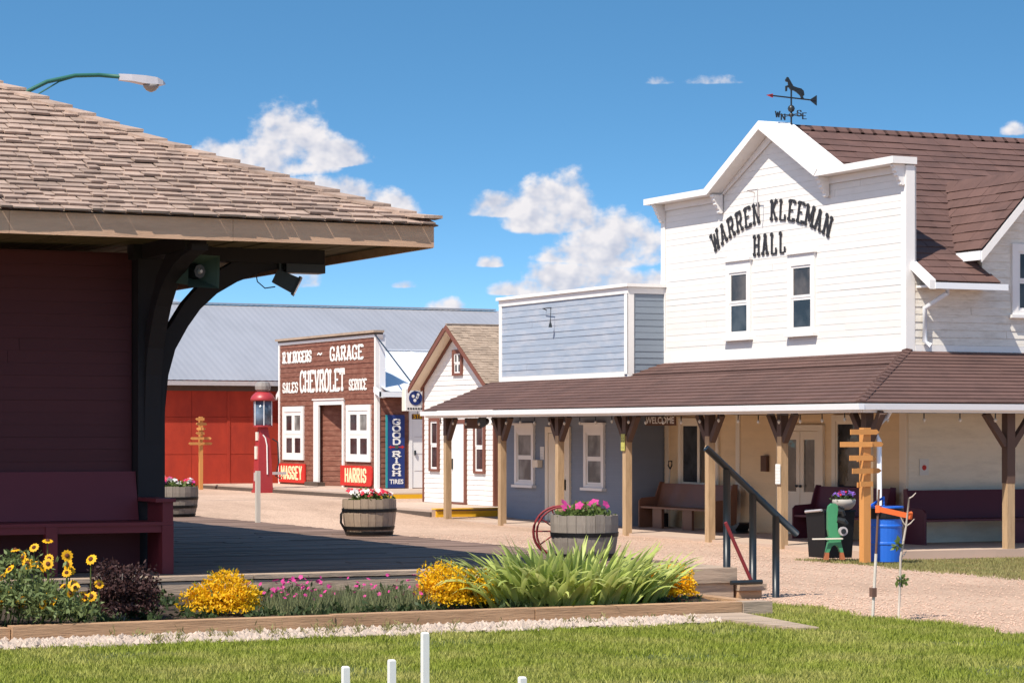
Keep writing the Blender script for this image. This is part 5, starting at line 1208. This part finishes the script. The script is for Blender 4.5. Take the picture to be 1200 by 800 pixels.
# pinks
def build_pinks():
    n = 2200; u = nr.uniform(9.35, 11.2, n); v = 25.9+.45*nr.normal(size=n).clip(-1.4, 1.4)*.6; h = nr.uniform(.12, .34, n)
    root = thing('pink_flowers', 'low drift of fine stemmed magenta pink flowers', 'flowers', (10.25, 25.9, .14))
    P = np.stack([u, v, np.full(n, .12)], 1); a = nr.uniform(0, 6.28, n); tip = P+np.stack([np.cos(a)*.09, np.sin(a)*.09, h], 1); d = np.stack([np.sin(a)*.005, np.cos(a)*.005, np.zeros(n)], 1)
    np_mesh('foliage', np.stack([P-d, P+d, tip], 1), 3, 'foliage_grey', root, 'stuff')
    k = 105; i = nr.choice(n, k, False); w = nr.random(k) < .65
    Q = tip[i]+np.stack([np.zeros(k), np.zeros(k), nr.uniform(.0, .08, k)], 1); Q[:, 0] = np.where(w, Q[:, 0], 9.4+.55*nr.random(k))
    np_mesh('blossoms', blossoms(Q, .024, 5, .8), 4, 'pink_petal', root, 'stuff')
build_pinks()
# iris clump: every leaf its own piece
def build_iris():
    root = thing('iris_clump', 'broad clump of long sword shaped light green iris leaves', 'iris', (12.75, 25.75, .14))
    mes = []
    for k in range(12):
        L = 1.; bend = [.10, .25, .45, .65, .85, .3, .55, 1.0, .18, .38, .7, 1.2][k]; w = .046+.007*(k % 4); vs = []; fs = []; n = 7; x = z = 0.; ang = .10+.06*(k % 3)
        for i in range(n+1):
            f = i/n; ww = w*(1-f**2.6)*(.75+.5*f*(1-f)*2)+.001
            vs += [(x, -ww, z+.0), (x-.35*ww, 0, z+.35*ww), (x, ww, z)]
            ang += bend*1.9/n*f*1.4; x += math.sin(ang)*L/n; z += math.cos(ang)*L/n
            if i: a = (i-1)*3; fs += [(a, a+3, a+4, a+1), (a+1, a+4, a+5, a+2)]
        me = bpy.data.meshes.new('leaf'); me.from_pydata(vs, [], fs); me.materials.append(MATS['iris_leaf']); me.shade_smooth(); mes.append(me)
    rest = bm(); count = 0
    for i in range(520):
        a = rng.uniform(0, 6.28); q = math.sqrt(rng.random()); du, dv = 1.16*q*math.cos(a), .58*q*math.sin(a)
        u, v = 12.86+du, 25.58+dv
        out = math.atan2(dv*1.6, du)+rng.gauss(0, .75)
        mi = rng.choice((0, 1, 5, 8, 2, 9)) if q < .55 else rng.choice((1, 2, 3, 4, 6, 7, 9, 10, 11))
        s = rng.uniform(.55, .92)*(1.0 if q < .75 else .95)
        M = Matrix.Translation((u, v, .11)) @ Matrix.Rotation(out, 4, 'Z') @ Matrix.Rotation(rng.gauss(0, .12), 4, 'X') @ Matrix.Rotation(.08+q*.42, 4, 'Y') @ Matrix.Diagonal((s, s*rng.uniform(.8, 1.25), s, 1))
        if (dv < .12 or q > .8) and count < 300:
            o = bpy.data.objects.new('leaf', mes[mi]); C.objects.link(o); o.parent = root; o.matrix_local = Matrix.Translation(-WL[root.name]) @ M; count += 1
        else: rest.add([M @ p.co for p in mes[mi].vertices], [tuple(f.vertices) for f in mes[mi].polygons])
    tag(rest.build('leaves', 'iris_leaf', root, True), kind='stuff')
build_iris()
# yellow daisies at the left
def build_daisies():
    root = thing('yellow_daisies', 'tall clump of yellow daisies with dark centres at the left edge', 'flowers', (6.45, 25.1, .05))
    P = [leaf_cloud(4200, (6.15, 25.15, .36), (.85, .55, .50), .075, .5, .5, .36), leaf_cloud(1300, (6.8, 25.0, .24), (.46, .4, .30), .07, .5, .5, .36)]
    np_mesh('foliage', np.concatenate(P), 4, 'foliage_daisy', root, 'stuff')
    heads = [(6.25, 24.97, 0.51), (6.29, 24.8, 0.93), (6.47, 25.19, 0.83), (6.47, 25.02, 0.77), (6.25, 24.86, 0.73), (6.74, 25.25, 0.99), (6.71, 25.08, 0.82), (6.85, 24.91, 0.85), (6.8, 24.75, 0.69), (6.94, 25.14, 0.69), (6.65, 24.97, 0.43), (6.57, 24.8, 0.37), (6.34, 25.19, 0.36), (6.21, 25.02, 0.44), (6.36, 24.86, 0.43), (6.46, 25.25, 0.34), (6.96, 25.08, 0.55), (6.88, 24.91, 0.47), (7.05, 24.75, 0.82), (7.08, 25.14, 0.43), (7.12, 24.97, 0.43), (7.15, 24.8, 0.56), (6.41, 25.19, 0.66), (6.21, 25.02, 0.64), (6.92, 24.86, 0.53), (6.87, 25.25, 0.24), (6.03, 25.08, 0.71), (5.91, 24.91, 0.54), (6.02, 24.75, 0.88), (6.57, 25.14, 0.93)]
    heads += [(rng.uniform(5.9, 7.15), rng.uniform(24.75, 25.3), rng.uniform(.32, .78)) for _ in range(14)]
    for u, v, z in heads:
        b = bm(); b.tube([(u*.985+.06, v+.12, .08), (u+.01, v+.04, z*.6), (u, v, z)], .006, 5); st = b.build('stem', 'foliage', root)
        nrm = Vector((rng.gauss(-.35, .45), rng.gauss(-.65, .35), rng.uniform(.1, .95))).normalized(); a = nrm.cross(Vector((0, 0, 1))).normalized(); c = nrm.cross(a); o = Vector((u, v, z)); r = rng.uniform(.046, .066)
        b = bm(); n = 11; tilt = rng.uniform(-.1, .35)
        for j in range(n):
            t = 2*math.pi*j/n; dt = math.pi/n*1.05; e = lambda q, s, l: o+(a*math.cos(q)+c*math.sin(q))*r*s-nrm*r*l
            b.add([e(t-dt*.6, .32, -.02), e(t+dt*.6, .32, -.02), e(t+dt, .85, tilt*.5), e(t, 1.06, tilt), e(t-dt, .85, tilt*.5)], [(0, 1, 2, 3, 4)])
        fl = b.build('flower', 'yellow_petal', root)
        b = bm(); b.tube([o-nrm*.01, o+nrm*.008, o+nrm*.018], [r*.40, r*.40, r*.18], 10); b.build('flower_centre', 'flower_centre', fl)
build_daisies()

# ------------------------------------------------------------------ porch furniture and small things
def pew(u0, u1, v0, v1, label, m, along, back, group=None, z=.05, h=.95, legs=None):
    """along 'y': runs in y, backrest at u1 side; along 'x': runs in x, backrest at v1 side"""
    root = thing('pew', label, 'bench', ((u0+u1)/2, (v0+v1)/2, z), group)
    a0, a1 = (v0, v1) if along == 'y' else (u0, u1); d0, d1 = (u0, u1) if along == 'y' else (v0, v1)
    q = lambda a, d, zz: (d, a, z+zz) if along == 'y' else (a, d, z+zz)
    def box(A0, A1, D0, D1, Z0, Z1, n, mm=m):
        return bm().hexa([q(A0, D0, Z0), q(A1, D0, Z0), q(A1, D1, Z0), q(A0, D1, Z0), q(A0, D0, Z1), q(A1, D0, Z1), q(A1, D1, Z1), q(A0, D1, Z1)]).build(n, mm, root)
    box(a0+.04, a1-.04, d0, d1-.12, .42, .46, 'seat')
    bm().prism([q(a0+.04, d1-.16, .461), q(a0+.04, d1-.12, .461), q(a0+.04, d1, h), q(a0+.04, d1-.04, h)], Vector(q(a1-.04, 0, 0))-Vector(q(a0+.04, 0, 0))).build('backrest', m, root)
    prof = [(d0-.02, 0), (d1-.02, 0), (d1+.02, h+.02), (d1-.08, h+.03), (d1-.14, h-.12), (d1-.2, .66), (d0+.05, .64), (d0-.02, .58)]
    for a in (a0, a1-.04):
        w = Vector(q(a+.04, 0, 0))-Vector(q(a, 0, 0)); bm().prism([q(a, d, zz) for d, zz in prof], w).build('end_panel', m, root)
    for a in (legs or ()): box(a, a+.4, d0+.08, d0+.14, 0, .419, 'support')
    return root
pew(25.72, 26.3, 44.6, 47.75, 'brown wooden pew under the hall window', 'pew_brown', 'y', 1, 'pews on the porch', legs=(45.6, 46.9))
pew(25.75, 26.35, 38.95, 41.55, 'maroon pew beside the hall double door', 'pew_purple', 'y', 1, 'pews on the porch', h=1.0, legs=(40.0,))
pew(26.3, 30.9, 37.95, 38.6, 'long maroon pew along the hall side wall', 'pew_purple', 'x', 1, 'pews on the porch', h=.98, legs=(28.2,))
tag(bm().prism([(25.9, 43.9, .051), (25.9, 44.45, .051), (25.9, 44.45, .20), (25.9, 44.1, .20), (25.9, 43.85, .28), (25.9, 43.82, .26), (25.9, 44.0, .12)], (.3, 0, 0)).build('boot_scraper', 'black_metal'), 'low black metal box on the porch floor', 'box')
def shovel():
    r = thing('shovel', 'dark handled shovel leaning behind the brown pew', 'shovel', (26.4, 47.9, .05))
    b = bm(); b.tube([(26.35, 47.7, .1), (26.46, 47.72, 1.3)], .018, 6); b.build('shaft', 'stake_grey', r)
    b = bm(); b.tube([(26.46, 47.72, 1.3), (26.46, 47.80, 1.38), (26.47, 47.79, 1.47), (26.47, 47.66, 1.47), (26.46, 47.64, 1.38), (26.46, 47.72, 1.3)], .016, 6); b.build('grip', 'black_metal', r)
    bm().box(26.3, 26.34, 47.58, 47.82, .055, .35).build('blade', 'black_metal', r)
shovel()
def drum():
    u, v, z = 23.28, 34.72, -.02; r = thing('oil_drum', 'bright blue steel drum with black liner beside the finger post', 'drum', (u, v, z)); R_ = .285
    prof = [(R_, 0), (R_, .27), (R_+.012, .285), (R_+.012, .31), (R_, .325), (R_, .555), (R_+.012, .57), (R_+.012, .595), (R_, .61), (R_, .74)]
    b = bm(); b.lathe((u, v, z), prof, 28); b.build('body', 'drum_blue', r)
    b = bm(); b.lathe((u, v, z), [(R_+.012, .70), (R_+.02, .72), (R_+.016, .86), (R_-.01, .875)], 24); b.build('liner', 'bin_black', r)
    b = bm(); b.lathe((u, v, z), [(R_+.025, .872), (R_+.03, .885), (R_+.025, .905), (R_-.02, .905)], 28); b.build('rim', 'drum_blue', r)
    b = bm(); b.tube([(u-.15, v-.2, z+.9), (u-.05, v-.05, z+1.05), (u-.15, v+.2, z+.9)], .02, 6); b.build('bail', 'drum_blue', r)
drum()
def bin_():
    u, v, z = 22.95, 35.85, 0.; r = thing('trash_bin', 'black plastic trash bin behind the green machine', 'bin', (u, v, z))
    P = lambda w, d, zz: [(u-w, v-d, z+zz), (u+w, v-d, z+zz), (u+w, v+d, z+zz), (u-w, v+d, z+zz)]
    b = bm(); b.hexa(P(.26, .26, .0)+P(.30, .29, .765)); b.build('body', 'bin_black', r)
    b = bm(); b.hexa(P(.32, .31, .766)+P(.31, .30, .80)); b.build('lid', 'bin_black', r)
    b = bm(); b.tube([(u-.33, v-.25, z+.80), (u-.33, v+.25, z+.76)], .022, 8); b.build('handle', 'lamp_grey', r)
bin_()
def bowl():
    u, v, z = 23.06, 35.60, .802; r = thing('planter_bowl', 'grey bowl of purple and red flowers on the black bin', 'planter', (u, v, z))
    b = bm(); b.lathe((u, v, z), [(.08, 0), (.14, .03), (.19, .10), (.20, .17), (.18, .175)], 22); b.build('bowl', 'bowl_grey', r, True)
    flower_mass(r, (u, v, z+.17), .17, .11, 260, (('purple_petal', 26, .04), ('red_petal', 5, .05)), 'foliage_dark', .06)
bowl()
def machine():
    u, v, z = 22.56, 35.10, 0.; r = thing('cast_iron_machine', 'green cast iron machine on rusty splayed feet', 'machine', (u, v, z))
    k = lambda a, zz: (u+a*.93, v-a*.36, z+zz)
    o = (.04, .11, 0)
    for s in (-1, 1):
        bm().prism([k(s*.0, .32), k(s*.10, .32), k(s*.145, .12), k(s*.095, .12), k(s*.06, .20), k(s*.03, .235), k(0, .24)], o).build('leg', 'machine_green', r)
        bm().prism([k(s*.146, .119), k(s*.175, .0), k(s*.10, .0), k(s*.094, .119)], o).build('foot', 'rust', r)
    bm().prism([k(-.09, .365), k(.11, .365), k(.13, .40), k(.05, .46), k(.045, .55), k(.04, .72), k(.07, .80), k(.06, .88), k(.01, .925), k(-.05, .925), k(-.10, .88), k(-.115, .80), k(-.115, .50), k(-.10, .42)], o).build('frame', 'machine_green', r)
    bm().prism([k(-.12, .321), k(.13, .321), k(.13, .364), k(-.12, .364)], (.05, .14, 0)).build('table', 'machine_green', r)
    c = Vector(k(.13, .47))+Vector((-.03, -.05, 0)); n = Vector((-.25, -.95, .05)).normalized()
    b = bm(); b.tube([c-n*.02, c+n*.04], [.075, .075], 16); b.build('flywheel', 'lamp_grey', r)
    b = bm(); b.tube([c+n*.041, c+n*.06], [.045, .04], 12); b.build('hub', 'black_metal', r)
    b = bm(); b.tube([k(.05, .80), k(.12, .79), k(.15, .72)], [.05, .05, .035], 8); b.tube([k(.04, .66), k(.15, .63), k(.20, .58)], [.045, .055, .04], 8); b.tube([k(.05, .88), k(.16, .84)], .02, 6); b.build('gear_head', 'black_metal', r)
    b = bm(); b.beam(Vector(k(-.42, .345))-Vector((0, .08, 0)), Vector(k(.10, .352))-Vector((0, .06, 0)), .04, .022); b.build('lever', 'cream_panel', r)
machine()
def hang_board(u0, v0, v1, z0, z1, label, txt, m, tm):
    r = thing('hanging_board', label, 'sign', (u0, (v0+v1)/2, z0)); bm().box(u0-.015, u0+.015, v0, v1, z0, z1).build('sign_board', m, r)
    if txt: put_text(r, 'y', u0-.015, (v0+v1)/2, z0+.045, txt, .185, tm, .004, 1.32, .004)
    for v in (v0+.1, v1-.1):
        b = bm(); b.tube([(u0, v, z1), (u0, v, 2.49)], .006, 4); b.build('chain', 'black_metal', r)
hang_board(24.5, 43.95, 45.2, 2.23, 2.42, 'dark wooden WELCOME board hanging under the porch eave', 'WELCOME', 'sign_dark_wood', 'letter_white')
hang_board(24.5, 53.25, 54.15, 2.18, 2.43, 'small unlit wooden board hanging before the white house', '', 'sign_dark_wood', None)
# small plates on posts and walls
s = tag(bm().box(23.895, 23.907, 44.99, 45.15, 1.72, 2.06).build('plate', 'sign_yellowgreen'), 'small yellow green plate on a porch post near the blue corner', 'sign')
for k, t in enumerate(('- -', '* *', '- -')): put_text(s, 'y', 23.895, 45.07, 1.95-k*.095, t, .11, 'letter_black', .003)
s = tag(bm().box(23.895, 23.907, 39.0, 39.16, 1.16, 1.52).build('notice', 'paper'), 'white notice sheet fixed to a porch post by the double door', 'notice')
for k in range(5): put_text(s, 'y', 23.895, 39.08, 1.44-k*.06, '- - - -', .06, 'letter_black', .003)
s = tag(bm().box(26.86, 27.06, HV0-.03, HV0-.018, 1.30, 1.60).build('notice', 'paper'), 'small white notice with a red mark on the hall side wall', 'notice')
b = bm(); b.tube([(26.96, HV0-.031, 1.44), (26.96, HV0-.034, 1.44)], .05, 10); b.build('mark', 'sign_red', s)
r = thing('porch_speaker', 'round black speaker under the porch eave by the white house', 'loudspeaker', (24.2, 52.4, 2.2))
b = bm(); b.tube([(24.1, 52.35, 2.33), (24.28, 52.45, 2.35)], [.13, .07], 14); b.build('horn', 'black_metal', r); b = bm(); b.tube([(24.25, 52.45, 2.35), (24.25, 52.45, 2.5)], .02, 5); b.build('bracket', 'black_metal', r)
def string_lights():
    r = thing('string_lights', 'string of small bulbs hung along the porch eave', 'string lights', (23.9, 45, 2.4)); pts = []
    v = 54.; k = 0
    while v > 36.2: pts.append((23.80, v, 2.44-.035*math.sin((k % 6)/6*math.pi))); v -= .72; k += 1
    u = 24.3
    while u < 31: pts.append((u, 36.15, 2.43)); u += .75
    b = bm(); b.tube(pts, .006, 4); b.build('cable', 'black_metal', r)
    for i, p in enumerate(pts):
        if i % 1 == 0:
            b = bm(); b.lathe((p[0], p[1], p[2]-.09), [(.012, 0), (.012, .085)], 6); so = b.build('socket', 'black_metal', r)
            b = bm(); b.lathe((p[0], p[1], p[2]-.16), [(.008, 0), (.026, .025), (.03, .045), (.012, .07)], 8); b.build('bulb', 'bulb', so)
string_lights()
# white post beyond the platform
tag(bm().box(15.91, 15.99, 44.66, 44.74, DZ-.4, DZ+.97).build('marker_post', 'stake_grey'), 'plain pale wooden post standing at the platform edge', 'post')
# lawn pegs
pegs = [(7.796, 17.99, 0.543, 'tallest white peg'), (7.523, 18.009, 0.339, 'white peg left of the tallest one'), (7.163, 18.069, 0.296, 'leftmost white peg'), (8.351, 17.394, 0.226, 'lowest white peg at the right of the group')]
for u, v, z, lb in pegs:
    b = bm(); w = .026; b.box(u-w, u+w, v-w, v+w, -.05, z-.012); b.hexa([(u-w, v-w, z-.0119), (u+w, v-w, z-.0119), (u+w, v+w, z-.0119), (u-w, v+w, z-.0119), (u-w*.7, v-w*.7, z), (u+w*.7, v-w*.7, z), (u+w*.7, v+w*.7, z), (u-w*.7, v+w*.7, z)])
    tag(b.build('lawn_peg', 'stake_white'), lb+' standing in the lawn', 'peg', 'white pegs in the lawn')
# sapling and stake
def sapling():
    r = thing('sapling', 'bare young sapling with one leaf tuft at the lawn edge', 'tree', (15.95, 23.55, 0))
    u, v = 15.94, 23.5; p = [(u, v, 0), (u+.02, v, .35), (u+.03, v, .7), (u+.09, v-.02, 1.05), (u+.13, v-.02, 1.36)]
    b = bm(); b.tube(p, [.015, .014, .014, .012, .010], 7); b.build('trunk', 'bark', r, True)
    for q, d in ((2, (.08, 0, .07)), (3, (.09, -.03, .08)), (3, (-.06, .02, .1)), (4, (.09, 0, .06))):
        b = bm(); a = Vector(p[q]); b.tube([a, a+Vector(d)*.5+Vector((0, 0, -.01)), a+Vector(d)], [.010, .008, .005], 5); b.build('branch', 'bark', r)
    np_mesh('crown', np.concatenate([leaf_cloud(40, (u+.04, v, .42), (.07, .07, .09), .07, .2), leaf_cloud(22, (u+.0, v+.02, .82), (.03, .03, .10), .07, .2)]), 4, 'foliage', r, 'stuff')
    s = thing('support_stake', 'grey and brown support stake beside the sapling', 'stake', (15.72, 23.68, 0)); a, c = 15.70, 23.66
    b = bm(); b.tube([(a, c, -.05), (a+.05, c, .74)], [.017, .017], 8); b.build('lower_stake', 'stake_grey', s)
    b = bm(); b.tube([(a+.05, c, .741), (a+.09, c, 1.46)], [.014, .013], 8); b.build('upper_stake', 'stake_brown', s)
    bm().box(a-.02, a+.04, c-.03, c+.03, .26, .36).build('clamp', 'stake_brown', s)
    t = thing('tree_tie', 'orange strap tying the sapling to its stake', 'strap', (15.85, 23.6, 1.2))
    b = bm(); b.beam((a+.06, c-.03, 1.24), (u+.14, v-.03, 1.16), .012, .06); b.beam((u+.14, v-.03, 1.16), (u+.15, v+.02, 1.18), .05, .08); b.beam((a+.05, c-.03, 1.24), (a+.1, c+.03, 1.24), .05, .08); b.build('band', 'strap_orange', t)
sapling()
